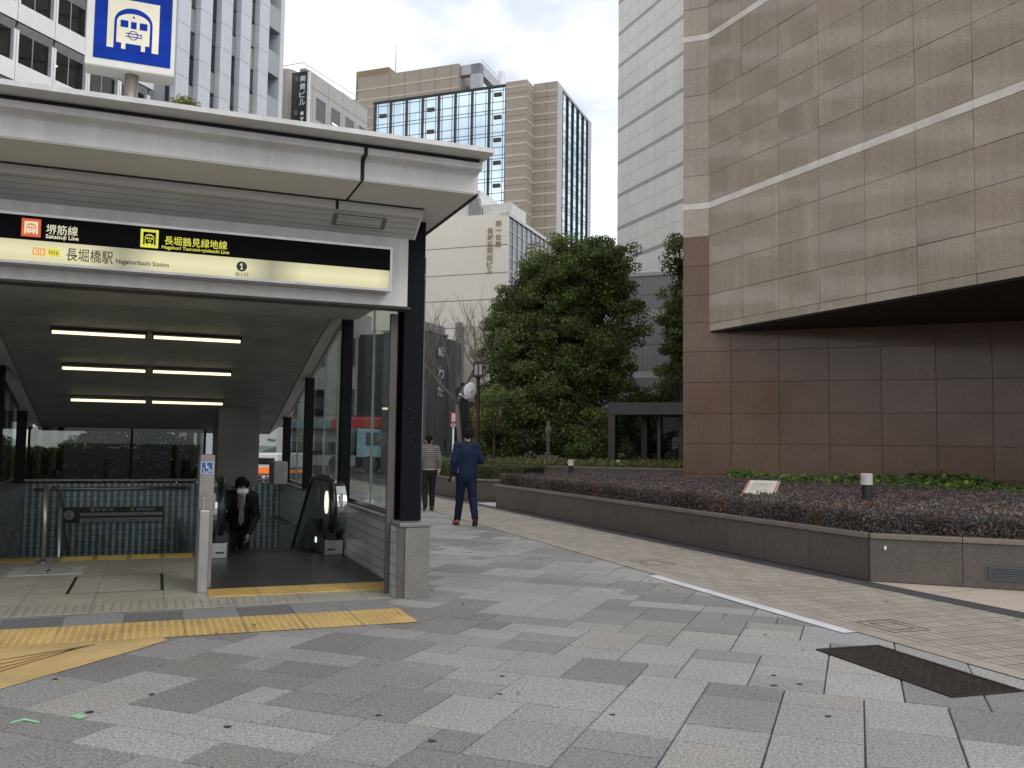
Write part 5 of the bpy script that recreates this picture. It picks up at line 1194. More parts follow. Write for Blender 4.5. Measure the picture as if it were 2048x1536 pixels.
n = 150; u_ = rng.uniform(-12,3,n); off = -np.abs(rng.normal(0,.35,n))-.03; P = np.array([PF.wld(a,b_) for a,b_ in zip(u_,off)]); P[:,2] = .016
P2 = np.array([S.wld(a,b_) for a,b_ in zip(rng.uniform(-4,4.5,40), rng.uniform(-3.5,6,40))]); P2[:,2] = .012; P2 = P2[[S.loc(p)[0] > .1 or S.loc(p)[1] < -.2 for p in P2]]
P = np.concatenate([P,P2]); struct(leaves('fallen_leaves', P, .038, leafmat('dry_leaf', (.12,.07,.035), .1), np.tile([0,0,1.],(len(P),1)), tint(len(P),(.5,1.4),.2), up=.85), 'stuff')
# ---- clipped green hedge in the rear planter
gh = thing('hedge', 'clipped low green hedge in the rear planter behind the walking men', 'hedge', (0,0,0))
gp2 = [RP.wld(-4.5,.10)[:2], RP.wld(-.10,.10)[:2], RQ.wld(xr-.1,.10)[:2], RQ.wld(xr-.1,2.2)[:2], RP.wld(-4.5,2.4)[:2]]
xy = scatter(gp2, 14000); z = .93+.035*wob(xy[:,0]*1.4,xy[:,1]*1.4)-np.abs(rng.normal(0,.035,len(xy))); pts = [np.column_stack([xy,z])]
for fr,a,b_ in ((RP,-4.5,-.08),(RQ,.08,xr-.1)):
    n = int(abs(b_-a)*1500); w_ = np.array([fr.wld(x_,.09+rng.normal(0,.025)) for x_ in rng.uniform(a,b_,n)]); w_[:,2] = rng.uniform(.56,.92,n); pts.append(w_)
pts = np.concatenate(pts); leaves('foliage', pts, .05, LM['green'], None, tint(len(pts), yel=.2, seed_clump=np.clip(1+.35*wob(pts[:,0]*4,pts[:,1]*4),.5,1.6)), gh)
MB().plan([RP.wld(-4.4,.2)[:2], RP.wld(-.2,.2)[:2], RQ.wld(xr-.2,.2)[:2], RQ.wld(xr-.2,2.1)[:2], RP.wld(-4.4,2.3)[:2]], .5, .86).build('dark_fill', M('hedge_core', (.014,.016,.008), .95), gh)  # solid dark core added under the clipped leaves
# ---- ground cover on the raised bed
gc_ = [TB.wld(xl+.2,.12)[:2], TB.wld(xr2,.12)[:2], TB.wld(xr2,7)[:2], TB.wld(xl+.2,7)[:2]]
xy = scatter(gc_, 16000); pts = np.column_stack([xy, tbz+.02+.13*rng.random(len(xy))*(1.2+wob(xy[:,0],xy[:,1]))])
struct(leaves('ground_cover', pts, .10, LM['cover'], None, tint(len(pts),(.5,1.5),.2)), 'stuff')
sheet('bed_soil', gc_, tbz+.004, K['soil'])
# ---- trees
def limb(mb, p, d, r, L, depth, spread=.55, up=.25, kids=3, taper=.62, wig=.12):
    pts = [Vector(p)]; rs = [r]; d = Vector(d).normalized(); n = 4
    for i in range(n):
        d = (d+Vector((random.gauss(0,wig),random.gauss(0,wig),random.gauss(0,wig)+up*.12))).normalized(); pts.append(pts[-1]+d*L/n); rs.append(r*(1-(1-taper)*(i+1)/n))
    mb.tube(pts, rs, max(3, min(10, int(4+r*60))), depth == 0)
    if depth == 0: return
    for k in range(kids):
        q = pts[-1] if k == 0 else pts[random.choice((2,3,4))]
        dd = (d*(1-spread*.4)+Vector((random.gauss(0,spread),random.gauss(0,spread),random.gauss(0,spread*.5)+up))).normalized()
        limb(mb, q, dd, rs[-1]*(.95 if k == 0 else .7), L*random.uniform(.62,.85), depth-1, spread, up, kids, taper, wig)
def at(px, py, Y):
    d = ray(px, py); k = Y/d[1]; return np.array([d[0]*k, Y, CAM_H+d[2]*k])
def tree(name, label, px, base, Y, blobs, mat, leaf=.11, per=130, dens=1.0, trunk_r=.22, group=None, cat='tree', zb=0.0, bright=(.4,1.7), yel=.14, ybl=None):
    o = at(px, base, Y); t_ = thing(name, label, cat, (o[0],o[1],zb), 0, group); s_ = Y/CAM_F; P = []; C = []; ctr = []
    for bx_, by_, brx, bry, dy in blobs:
        c = at(bx_, by_, Y+dy*s_); rx_, rz_ = brx*s_, bry*s_; ry_ = (rx_+rz_)/2*.9; ctr.append((c, rx_, rz_))
        area = rx_*rz_*12; ncl = max(6, int(area*dens*2.0))
        for _ in range(ncl):
            v = rng.normal(size=3); v /= np.linalg.norm(v); rr = rng.uniform(.5,1.12)**.7
            cc = c+v*np.array([rx_,ry_,rz_])*rr; rad = rng.uniform(.28,.6)*min(1, .5+rx_/2)
            k = int(per*rng.uniform(.6,1.3)); q = rng.normal(size=(k,3)); q /= np.linalg.norm(q,axis=1)[:,None]; q *= (rng.random(k)**.45)[:,None]*rad*np.array([1.15,1.15,.75])
            P.append(cc+q); b_ = rng.uniform(*bright); C.append(tint(k, yel=.10, seed_clump=np.full(k,b_)) * np.array([1+rng.normal(0,yel),1,1-abs(rng.normal(0,yel))]))
    P = np.concatenate(P); C = np.concatenate(C); P = P-np.array([o[0],o[1],zb]); leaves('crown', P, leaf, mat, np.tile([0,0,1.],(len(P),1)), C, t_, up=.25)
    tb_ = MB(); top = max(c[0][2] for c in ctr); x0, y0 = 0, 0
    tb_.tube([(0,0,-.1),(.05,.03,(top-zb)*.2),(.02,.1,(top-zb)*.45),(-.1,.05,(top-zb)*.8)], [trunk_r*1.25,trunk_r,trunk_r*.8,trunk_r*.3], 12)
    for c, rx_, rz_ in ctr:
        e = c-np.array([o[0],o[1],zb]); z0 = max(.8, min(e[2]*.55, (top-zb)*.6)); m_ = (e[0]*.45+random.uniform(-.3,.3), e[1]*.4, z0+(e[2]-z0)*.5)
        tb_.tube([(0,.05,z0*.8), m_, tuple(e), (e[0]+rx_*.5*random.uniform(-1,1), e[1], e[2]+rz_*.6)], [trunk_r*.45,trunk_r*.33,trunk_r*.2,trunk_r*.05], 7)
        for _ in range(5):
            v = rng.normal(size=3); v /= np.linalg.norm(v); tb_.tube([m_ if _ < 2 else tuple(e), tuple(e+v*np.array([rx_,rx_,rz_])*.8)], [trunk_r*.16,trunk_r*.03], 4)
    tb_.build('trunk', BARK, t_, smooth=True); return t_, len(P)
big = [(1140,560,100,70,10),(1030,700,62,70,-10),(1100,760,110,60,-30),(1170,730,90,60,-10),(1250,610,36,40,0),(1060,650,70,60,0),(1132,600,78,80,0),(1185,535,62,52,-20),(1242,520,34,36,0),(1228,565,48,40,10),(1105,560,55,50,10),(1050,622,62,62,0),(1010,655,36,48,-10),(1130,690,100,70,-30),(1060,720,70,60,-20),(1215,620,40,44,0),(1255,660,34,26,0),(1190,690,50,46,0),(1010,760,42,50,-10),(1090,790,95,60,-40),(1180,770,70,50,-20),(1150,490,40,18,0),(1205,500,40,24,0)]
print(tree('evergreen_tree', 'largest dark evergreen tree with a broad uneven crown above the raised bed', 1150, 930, 37, big, LM['tree'], .125, 230, 1.0, .24, zb=tbz, yel=.07)[1])
rt_ = [(1358,490,16,36,0),(1356,545,26,34,0),(1350,600,28,40,0),(1346,650,26,40,0),(1354,700,28,40,0),(1345,745,28,30,0),(1390,620,50,80,0),(1400,740,50,50,0)]
print(tree('evergreen_tree', 'narrow evergreen tree partly hidden by the corner of the granite building', 1362, 930, 38, rt_, LM['tree'], .13, 200, .9, .18, zb=tbz)[1])
print(tree('evergreen_shrub', 'broad dark shrub at the foot of the big evergreen', 1110, 930, 35, [(1060,860,80,55,0),(1000,850,38,60,0),(1010,890,40,34,-20),(1130,870,70,50,20),(1190,850,60,50,20),(1075,905,60,22,-20),(1160,900,60,26,0),(1120,820,80,50,20)], LM['shrub'], .12, 200, 1.0, .08, cat='shrub', zb=tbz, bright=(.5,1.9))[1])
print(tree('evergreen_shrub', 'rounded lighter green shrub left of the portico', 1190, 930, 34, [(1185,860,40,42,0),(1160,890,34,34,0),(1215,890,34,40,10),(1205,830,26,26,0)], LM['tree'], .12, 180, 1.0, .08, cat='shrub', zb=tbz, bright=(.6,1.6))[1])
print(tree('evergreen_shrub', 'dense green shrub seen through the portico posts', 1300, 930, 39, [(1260,800,40,40,0),(1300,850,55,60,0),(1250,880,40,50,0),(1340,800,50,50,0),(1360,860,60,60,0)], LM['shrub'], .12, 180, .9, .08, cat='shrub', zb=tbz, bright=(.5,1.7))[1])
print(tree('evergreen_shrub', 'yellow green young shrub beside the street lamp', 985, 940, 33, [(978,812,20,26,0),(965,835,14,16,0),(990,790,18,22,0)], LM['tree'], .10, 100, 1.3, .05, cat='shrub', zb=tbz, bright=(1.2,2.4))[1])
tree('street_tree', 'small leafy tree top showing above the canopy roof edge', 372, 1000, 26, [(372,212,13,13,0),(360,226,20,12,0),(385,228,14,10,0),(368,250,26,20,0),(368,330,40,60,0)], LM['cover'], .09, 110, 1.6, .1)
def bare(label, px, base, Y, h, lean, seed):
    random.seed(seed); o = at(px, base, Y); t_ = thing('bare_tree', label, 'tree', (o[0],o[1],0), 0, 'bare street trees'); mb = MB()
    mb.tube([(0,0,-.1),(lean*.3,0,h*.2),(lean*.7,.05,h*.42)], [.105,.085,.07], 9)
    for k, (dx_, dy_) in enumerate(((-.5,.1),(.45,-.1),(.05,.4),(-.15,-.35))): limb(mb, (lean*.7,.05,h*.42), (dx_,dy_,.9), .055, h*.22, 3, .42, .3, 3, .6, .1)
    mb.build('trunk', BARK2, t_, smooth=True)
bare('bare leafless street tree in front of the cream wall near the lamp', 926, 975, 29, 6.6, -.35, 5)
bare('bare leafless street tree mostly hidden behind the dark corner column', 820, 980, 33, 6.5, .2, 11)
bare('slim bare leafless tree between the lamp and the evergreen', 978, 960, 40, 8.5, .1, 21)
random.seed(99)
# ---- hedge behind the rear glass of the entrance
bh = thing('hedge', 'dark shaggy hedge growing behind the rear glass of the entrance', 'hedge', (0,0,0))
n = 42000; lx_ = rng.uniform(-8.0,-1.7,n); ly_ = 11.0+rng.random(n)*1.3; lz_ = rng.uniform(.1,1,n)*(1.6+.3*np.sin(lx_*1.9+1)+.12*wob(lx_*3,ly_)); P = np.array([S.wld(a,b_,c) for a,b_,c in zip(lx_,ly_,lz_)])
leaves('foliage', P, .075, LM['shrub'], None, tint(n,(.5,1.6),.2), bh)
hm2 = MB()
for k in range(30): x = -6+.17*k; hm2.tube([S.wld(x,11.6,0), S.wld(x+random.uniform(-.1,.1),11.6+random.uniform(-.2,.2),1.1)], [.012,.006], 4)
hm2.build('stems', BARK, bh)
# ================================================================== STREET FURNITURE AND SMALL THINGS
def bollard(px, ytop, Y, zb, label, dia):
    o = at(px, ytop, Y); t_ = thing('bollard_light', label, 'bollard light', (o[0],o[1],zb), 0, 'bollard lights in the planting'); H = o[2]-zb; r = dia/2
    MB().lathe([(r*.92,0),(r*.92,H-.165),(r*.8,H-.163)], (0,0,0), 20).build('post', M('bollard_dark', (.022,.024,.028), .4), t_, smooth=False)
    add_bevel(MB().lathe([(r*.98,H-.16),(r*1.04,H-.155),(r*1.04,H-.006),(r*.95,H)], (0,0,0), 20).build('lamp_shade', M('opal_shade', (.66,.60,.58), .35), t_), .004)
bollard(1733, 947, 12.6, .42, 'nearest bollard light with pink white shade in the purple hedge', .155)
bollard(1142, 919.5, 24.5, .4, 'middle bollard light at the left end of the planting', .155)
bollard(1237, 920, 31, .3, 'farthest bollard light in front of the portico post', .15)
# sloping stone plaque in the hedge
pq = at(1530, 985, 13.4); QF = Fr((pq[0],pq[1]), 114); ft = lambda px, py, y: QF.f(px, py, y)
pqo = thing('stone_plaque', 'pale sloping stone plaque standing in the purple hedge', 'plaque', (pq[0],pq[1],.42), QF.ang)
a = ft(1487,990,0); x0 = a[0]; wq = .43; DQ = .62; zf_ = a[2]-.42; zb_q = ft(1518,965,DQ)[2]-.42; sl2 = (zb_q-zf_)/DQ
m_ = MB(); m_.ext_x([(0,.1),(0,zf_),(DQ,zb_q),(DQ,.1)][::-1], x0, x0+wq); m_.build('base', M('plaque_base', (.30,.275,.245), .6), pqo)
m2 = MB(); m2.ext_x([(-.015,zf_+.004),(-.015,zf_+.03),(DQ+.015,zb_q+.034),(DQ+.015,zb_q+.008)][::-1], x0-.02, x0+wq+.02); add_bevel(m2.build('slab', M('plaque_stone', (.62,.57,.50), .5, speck=(80,.06)), pqo), .004)
m3 = MB(); zz = lambda y: zf_+.0315+(y+.015)*(zb_q-zf_+.004)/(DQ+.03)+.0015
for xa in (x0-.012, x0+wq-.010): m3.quad((xa,-.008,zz(-.008)),(xa+.022,-.008,zz(-.008)),(xa+.022,DQ,zz(DQ)),(xa,DQ,zz(DQ)))
m3.build('red_edging', M('plaque_red', (.45,.13,.08), .5), pqo)
m3 = MB()
for k in range(7): y = .12+k*.06; m3.quad((x0+.07,y,zz(y)),(x0+wq-.07-.03*(k%3),y,zz(y)),(x0+wq-.07-.03*(k%3),y+.014,zz(y+.014)),(x0+.07,y+.014,zz(y+.014)))
m3.build('engraved_lines', M('engraving', (.40,.37,.32), .6), pqo)
# street lamp with lantern head
lp = at(957, 724, 28.0); lb = thing('street_lamp', 'brown street lamp with a square glass lantern head', 'street lamp', (lp[0],lp[1],0)); KLp = M('lamp_brown', (.055,.030,.022), .45, .3); zt = lp[2]; s_ = 28.0/CAM_F
zl0 = at(957, 752, 28)[2]
MB().lathe([(.14,0),(.14,.5),(.09,.55),(.075,1.2),(.06,zl0-.35),(.09,zl0-.33),(.05,zl0-.28),(.06,zl0-.08),(.13,zl0-.02)], (0,0,0), 14).build('pole', KLp, lb, smooth=False)
hw = 8.6*s_; cg = MB()
for sx in (-1,1):
    for sy in (-1,1): cg.box(sx*hw-.02,sx*hw+.02,sy*hw-.02,sy*hw+.02,zl0,zt-.06)
cg.box(-.02,.02,-hw-.018,-hw+.018,zl0+.02,zt-.08).box(-hw-.03,hw+.03,-hw-.03,hw+.03,zt-.06,zt).box(-hw-.03,hw+.03,-hw-.03,hw+.03,zl0-.03,zl0+.02); cg.build('lantern_frame', KLp, lb)
MB().box(-hw+.02,hw-.02,-hw+.02,hw-.02,zl0+.03,zt-.07).build('lantern_glass', M('frosted_lantern', (.42,.45,.42), .25), lb)
MB().box(-.28,-.06,-.05,.05,zl0-.62,zl0-.55).box(-.30,-.1,-.08,.08,zl0-.80,zl0-.60).build('speaker_box', M('pink_box', (.35,.22,.2), .6), lb)
# white dish on an arm
dh = at(940, 782, 27.6); dt = thing('satellite_dish', 'round white dish seen edge on beside the street lamp', 'dish', (dh[0],dh[1],dh[2]), R(18))
dm = MB(); n = 22; prof_ = [(.0,.07),(.012,.07),(.10,.06),(.19,.03),(.26,0)]
rr = [dm.vv([(z_, r_*.9*cos(2*pi*k/n), r_*1.0*sin(2*pi*k/n)) for k in range(n)]) for r_, z_ in prof_[1:]]
for i in range(len(rr)-1):
    for k in range(n): l = (k+1)%n; dm.face((rr[i]+k,rr[i]+l,rr[i+1]+l,rr[i+1]+k))
dm.face([rr[0]+k for k in range(n)]); dd = dm.build('dish', M('dish_white', (.75,.75,.72), .4), dt, smooth=True); sd_ = dd.modifiers.new('thickness','SOLIDIFY'); sd_.thickness = .015; dd.rotation_euler = (0, R(8), R(-72))
MB().tube([(-.1,.0,-.25),(-.32,-.1,-.12)], .018, 6).tube([(0,.1,0),(.2,.1,.0),(.24,.1,-.02)], .02, 6).tube([(-.36,-.12,-.11),(-.28,-.08,-.13)], .03, 6).build('arm', K['pwhite'], dt)
# red bordered street sign
sp = at(904.5, 985, 27); ss = thing('street_sign', 'small red bordered sign on a thin white pole', 'sign', (sp[0],sp[1],0)); z0, z1 = at(904,846,27)[2], at(904,824,27)[2]
MB().tube([(0,0,0),(0,0,z1)], .03, 8).build('pole', K['pwhite'], ss, smooth=True)
w_ = .085; pl_ = MB().box(-w_,w_,-.05,-.035,z0,z1).build('plate', M('sign_red', (.35,.04,.03), .5), ss); MB().box(-w_+.035,w_-.035,-.055,-.0505,z0+.05,z1-.05).build('white_field', K['pwhite'], pl_)
tx = MB(); digit_one(tx, -.025,.025,z0+.09,z1-.08,-.058); tx.build('lettering', M('sign_red_ink',(.3,.03,.03),.5), pl_); MB().box(-w_,w_,-.05,-.035,z0-.11,z0-.02).build('lower_plate', M('lower_plate', (.5,.3,.28), .5), ss)
# weathered stone figure on a pedestal under the tree
sf_ = at(1095, 912, 33.0); stt = thing('stone_statue', 'slender weathered statue on a low stone pedestal under the big evergreen', 'statue', (sf_[0],sf_[1],tbz)); KST = M('weathered_stone', (.13,.115,.085), .85, var=(4,.25)); s_ = 33/CAM_F
zp = at(1095,912,33)[2]-tbz
MB().box(-21*s_,21*s_,-.35,.35,0,zp+.02).build('pedestal', KST, stt); MB().lathe([(.13,zp+.02),(.12,zp+.12),(.10,zp+.13)],(0.02,0,0),14).build('base', KST, stt)
MB().lathe([(.08,zp+.13),(.055,zp+.22),(.06,zp+.45),(.085,zp+.62),(.11,zp+.80),(.14,zp+.95),(.10,zp+1.08),(.05,zp+1.12),(.075,zp+1.20),(.05,zp+1.28),(.01,zp+1.3)],(.03,0,0),14).build('figure', KST, stt, smooth=True)
# drain cover and the two inlaid access covers
mc = [(2.29,6.84),(2.87,7.0),(3.23,5.75),(2.70,5.58)]; mo = mc[3]; hh_ = math.degrees(math.atan2(mc[2][0]-mc[3][0], mc[2][1]-mc[3][1])); MF = Fr(mo, hh_)
mh = thing('drain_cover', 'rectangular rusty iron drain cover with raised studs in the pavement', 'drain cover', (*mo,0), MF.ang); mw = .56; ml_ = 1.32
KIR = M('rusty_iron', (.045,.034,.03), .55, .5, var=(5,.35), speck=(60,.3))
MB().box(0,mw,0,.03,-.02,.011).box(0,mw,ml_-.03,ml_,-.02,.011).box(0,.03,.03,ml_-.03,-.02,.011).box(mw-.03,mw,.03,ml_-.03,-.02,.011).build('frame', KIR, mh)
cp = MB(); cp.box(.034,mw-.034,.034,ml_/2-.003,-.02,.007).box(.034,mw-.034,ml_/2+.003,ml_-.034,-.02,.007); plt = cp.build('cover_plate', KIR, mh); stu = MB()
for i in range(12):
    for j in range(30):
        x, y = .055+i*.041, .055+j*.0415
        if (i+j)%2: stu.box(x-.014,x+.014,y-.006,y+.006,.0065,.0105)
        else: stu.box(x-.006,x+.006,y-.014,y+.014,.0065,.0105)
stu.build('studs', M('worn_iron', (.075,.06,.052), .4, .6, var=(8,.3)), plt)
MB().lathe([(.05,.007),(.05,.012)],(mw/2,ml_*.52,0),16).build('lifting_eye', K['black'], plt)
for lab, C in (('nearer inlaid square access cover outlined in the brick footpath', [(3.01,7.94),(3.37,8.05),(3.52,7.62),(3.16,7.50)]), ('farther inlaid square access cover outlined in the brick footpath', [(1.56,11.9),(1.97,12.04),(2.13,11.58),(1.74,11.43)])):
    ac = thing('access_cover', lab, 'access cover', (*C[0],.003), 0, 'access covers in the footpath'); rel_ = [(p[0]-C[0][0], p[1]-C[0][1]) for p in C]; cc_ = (sum(p[0] for p in rel_)/4, sum(p[1] for p in rel_)/4)
    for nm, k0, k1 in (('outer_rim',1.0,.95),('inner_rim',.62,.57)):
        mb = MB(); o_ = [(cc_[0]+(p[0]-cc_[0])*k0, cc_[1]+(p[1]-cc_[1])*k0) for p in rel_]; i_ = [(cc_[0]+(p[0]-cc_[0])*k1, cc_[1]+(p[1]-cc_[1])*k1) for p in rel_]
        for q in range(4): r_ = (q+1)%4; mb.quad((*o_[q],.0045),(*o_[r_],.0045),(*i_[r_],.0045),(*i_[q],.0045))
        mb.build(nm, M('cover_rim', (.05,.045,.04), .6), ac)
# ------------------------------------------------------------------ vehicles seen through the glass
def wheel(mb, x, y, z, r, w): return mb.ext_x([(y+r*cos(2*pi*k/20), z+r*sin(2*pi*k/20)) for k in range(20)], x-w/2, x+w/2)
VT = Fr(org(712, 46), 100); tk_ = thing('truck', 'pale blue crane truck with a red boom seen through the front glass pane', 'truck', (*VT.o,0), VT.ang); KTB = M('truck_blue', (.26,.40,.46), .35)
Lc = 1.35; X1 = VT.f(782,880)[0]; cabx = X1-1.5
add_bevel(MB().ext_y([(cabx,.75),(X1-.02,.75),(X1,1.3),(X1-.25,2.15),(cabx,2.2)], -.95, .95).build('cab', KTB, tk_), .06)
MB().ext_y([(cabx+.5,1.35),(X1-.12,1.35),(X1-.3,2.0),(cabx+.5,2.0)], -.965, -.951).build('side_window', GW['dark'], tk_)
MB().box(X1-.02,X1+.06,-.9,.9,.5,.8).build('bumper', K['dark'], tk_)
MB().box(cabx-4.2,cabx-.1,-.95,.95,.85,1.05).build('chassis', K['dark'], tk_); MB().box(cabx-1.2,cabx-.15,-.7,.7,1.06,2.0).box(cabx-3.9,cabx-1.5,-.9,.9,1.06,1.5).build('machinery', M('machinery_grey', (.09,.09,.085), .6, var=(3,.3)), tk_)
MB().box(cabx-1.5,X1+.1,-.55,.55,2.23,2.62).tube([(cabx-1.4,0,2.66),(X1+.1,0,2.64)], .12, 10).build('boom', M('boom_red', (.40,.045,.03), .45), tk_)
for x in (X1-.75, cabx-1.0, cabx-3.0): MB().ext_y([(x+.42*cos(2*pi*k/20), .42+.42*sin(2*pi*k/20)) for k in range(20)], -.98, -.7).build('wheel', K['rubber'], tk_)
VW = Fr(org(537, 24), 108); vn = thing('van', 'white van with an orange panel seen through the gap by the grey cabinet', 'van', (*VW.o,0), VW.ang); fv = lambda px, py: VW.f(px, py)
xa, xb = fv(505,920)[0], fv(553,920)[0]; z1_, z2_ = fv(537,935)[2], fv(537,947)[2]
zr_ = fv(537,906)[2]; zm_ = fv(537,929)[2]
add_bevel(MB().box(xa,xb,0,1.7,zm_-.15,zr_).build('body', M('van_white', (.75,.76,.74), .3, coat=.5), vn), .05)
MB().box(xa+.1,xb-.06,-.012,.0,zm_,zm_+.17).build('side_window', GW['dark'], vn)
MB().box(xa,xb-.02,-.02,1.72,z2_,z1_).build('orange_panel', emis('orange_panel_glow', (1,.22,.03), .5), vn)  # body panel, no lamp; a glow is put into its orange
MB().box(xa,xb,.02,1.68,.28,z2_-.01).box(xa,xb,.02,1.68,z1_+.005,zm_-.155).build('underbody', M('van_grey', (.2,.2,.2), .5), vn)
pl9 = MB()
for k in range(3): pl9.box(xb-.42+.14*k, xb-.33+.14*k, .0,.018, z2_-.22,z2_-.06)
pl9.build('license_plate', K['pwhite'], vn)
for x in (xa+.2, xb-.25): MB().ext_y([(x+.28*cos(2*pi*k/18), .28+.28*sin(2*pi*k/18)) for k in range(18)], .0, .2).build('wheel', K['rubber'], vn)
# yellow and blue boards behind the rear hedge
def board(px0, px1, y0, y1, Y, c, lab, c2=None):
    F = Fr(org((px0+px1)/2, Y), 104); a, b_ = F.f(px0,(y0+y1)/2)[0], F.f(px1,(y0+y1)/2)[0]; zt, zb = F.f((px0+px1)/2,y0)[2], F.f((px0+px1)/2,y1)[2]
    t_ = thing('notice_board', lab, 'board', (*F.o,0), F.ang); MB().box(a,b_,0,.05,zb,zt).build('panel', M('board_'+lab[:6].strip(), c, .5), t_)
    if c2: MB().box(a+.01,b_-.01,-.012,-.001,zt-.3*(zt-zb),zt-.02).build('header', M('board_top', c2, .5), t_)
    MB().tube([(a+.03,.025,0),(a+.03,.025,zb)], .02, 6).build('post', K['steel'], t_); MB().tube([(b_-.03,.025,0),(b_-.03,.025,zb)], .02, 6).build('post', K['steel'], t_)
board(178, 224, 858, 893, 21, (.62,.34,.03), 'yellow board with a blue header behind the rear glass', (.06,.12,.3)); board(283, 310, 872, 898, 22, (.05,.09,.28), 'blue board behind the rear glass')
# scooter parked beside the dark shop
sc_ = at(889, 940, 30.5); sk2 = thing('parked_scooter', 'dark scooter parked by the rear hedge near the red bordered sign', 'scooter', (sc_[0],sc_[1],0), R(70)); KSc = M('scooter_dark', (.03,.03,.032), .35)
for y in (-.55,.55): MB().ext_x([(y+.23*cos(2*pi*k/18), .23+.23*sin(2*pi*k/18)) for k in range(18)], -.05, .05).build('wheel', K['rubber'], sk2)
add_bevel(MB().ext_x([(-.75,.35),(-.75,.75),(-.1,.72),(.0,.3),(.35,.3),(.5,.95),(.62,.95),(.55,.3),(.4,.2),(-.4,.2)], -.13, .13).build('body', KSc, sk2), .03)
MB().tube([(-.3,.52,1.0),(.3,.52,1.0)], .02, 6).build('handlebar', K['steel'], sk2); MB().box(-.14,.14,-.7,-.1,.74,.82).build('seat', K['rubber'], sk2); MB().box(-.18,.18,.6,.66,.62,1.15).build('windshield', M('shield', (.35,.38,.4), .2), sk2)
# dark duct tape scraps on the corner column
# ================================================================== PEOPLE
def cap(mb, p0, p1, r0, r1, sy=1.0, n=14):
    """tapered limb with round ends; sy flattens it front to back"""
    a, b_ = Vector(p0), Vector(p1); d = (b_-a); L = d.length; d = d.normalized() if L > 1e-6 else Vector((0,0,1))
    u = d.orthogonal().normalized(); v = d.cross(u); rings = []
    for k in range(5): t = pi/2*k/4; rings.append((a-d*r0*cos(t), r0*sin(t)))
    for k in range(4, -1, -1): t = pi/2*k/4; rings.append((b_+d*r1*cos(t), r1*sin(t)))
    idx = []
    for c, r in rings:
        r = max(r, .0006); pts = []
        for k in range(n):
            o = u*cos(2*pi*k/n)*r+v*sin(2*pi*k/n)*r; o.y *= sy; pts.append(c+o)
        idx.append(mb.vv(pts))
    for i in range(len(idx)-1):
        for k in range(n): l = (k+1)%n; mb.face((idx[i]+k, idx[i]+l, idx[i+1]+l, idx[i+1]+k))
    mb.face([idx[0]+n-1-k for k in range(n)]); mb.face([idx[-1]+k for k in range(n)]); return mb
def ell(mb, c, r, n=16):
    c = Vector(c); m = n//2; idx = []
    for i in range(m+1):
        t = pi*i/m; s_ = max(sin(t), .01); idx.append(mb.vv([(c.x+r[0]*s_*cos(2*pi*k/n), c.y+r[1]*s_*sin(2*pi*k/n), c.z-r[2]*cos(t)) for k in range(n)]))
    for i in range(m):
        for k in range(n): l = (k+1)%n; mb.face((idx[i]+k, idx[i]+l, idx[i+1]+l, idx[i+1]+k))
    mb.face([idx[0]+n-1-k for k in range(n)]); mb.face([idx[-1]+k for k in range(n)]); return mb
def fuse(name, mb, mat, parent, vox=.012, it=6, wr=0):
    """melt overlapping shapes into one continuous skin"""
    o = mb.build('tmp', mat); m = o.modifiers.new('r','REMESH'); m.mode = 'VOXEL'; m.voxel_size = vox; s_ = o.modifiers.new('s','SMOOTH'); s_.iterations = it; s_.factor = .5
    if wr:
        tex = bpy.data.textures.new(name+'_folds','CLOUDS'); tex.noise_scale = .09; dm_ = o.modifiers.new('d','DISPLACE'); dm_.texture = tex; dm_.strength = wr; dm_.mid_level = .5
    dg = bpy.context.evaluated_depsgraph_get(); me = bpy.data.meshes.new_from_object(o.evaluated_get(dg)); bpy.data.objects.remove(o); me.name = name
    me.shade_smooth(); r = bpy.data.objects.new(name, me); COL.objects.link(r); r.parent = parent
    return r
SKIN = M('skin', (.46,.27,.19), .5, var=(8,.08)); HAIR = M('black_hair', (.009,.008,.008), .8, spec=.15, var=(20,.4), bump=(220,.8))
def hand(mb, wrist, dirv, palm_n, side, r=.009, curl=.6):
    """palm, four unequal curled fingers and a thumb from the side of the palm"""
    w_ = Vector(wrist); d = Vector(dirv).normalized(); nrm = Vector(palm_n).normalized(); s_ = d.cross(nrm).normalized()*side
    pe_ = w_+d*.085; cap(mb, w_, w_+d*.03, .026, .028, 1); 
    for k in range(4): o = s_*(.030-.020*k); cap(mb, w_+d*.02+o*.8, pe_+o, .013, .0125)
    for k, L in enumerate((.072,.08,.075,.058)):
        b0 = pe_+s_*(.031-.0205*k); a = curl*.8; d1 = (d*cos(a)+nrm*sin(a)).normalized(); p1 = b0+d1*L*.45; d2 = (d*cos(a*2)+nrm*sin(a*2)).normalized(); p2 = p1+d2*L*.33; d3 = (d*cos(a*2.7)+nrm*sin(a*2.7)).normalized()
        cap(mb, b0, p1, r, r*.92, 1, 8); cap(mb, p1, p2, r*.92, r*.85, 1, 8); cap(mb, p2, p2+d3*L*.24, r*.85, r*.7, 1, 8)
    t0 = w_+d*.025+s_*.028; t1 = t0+(d*.6+s_*.75+nrm*.3).normalized()*.04; cap(mb, t0, t1, .012, .0105, 1, 8); cap(mb, t1, t1+(d*.85+s_*.2+nrm*.45).normalized()*.032, .0105, .008, 1, 8)
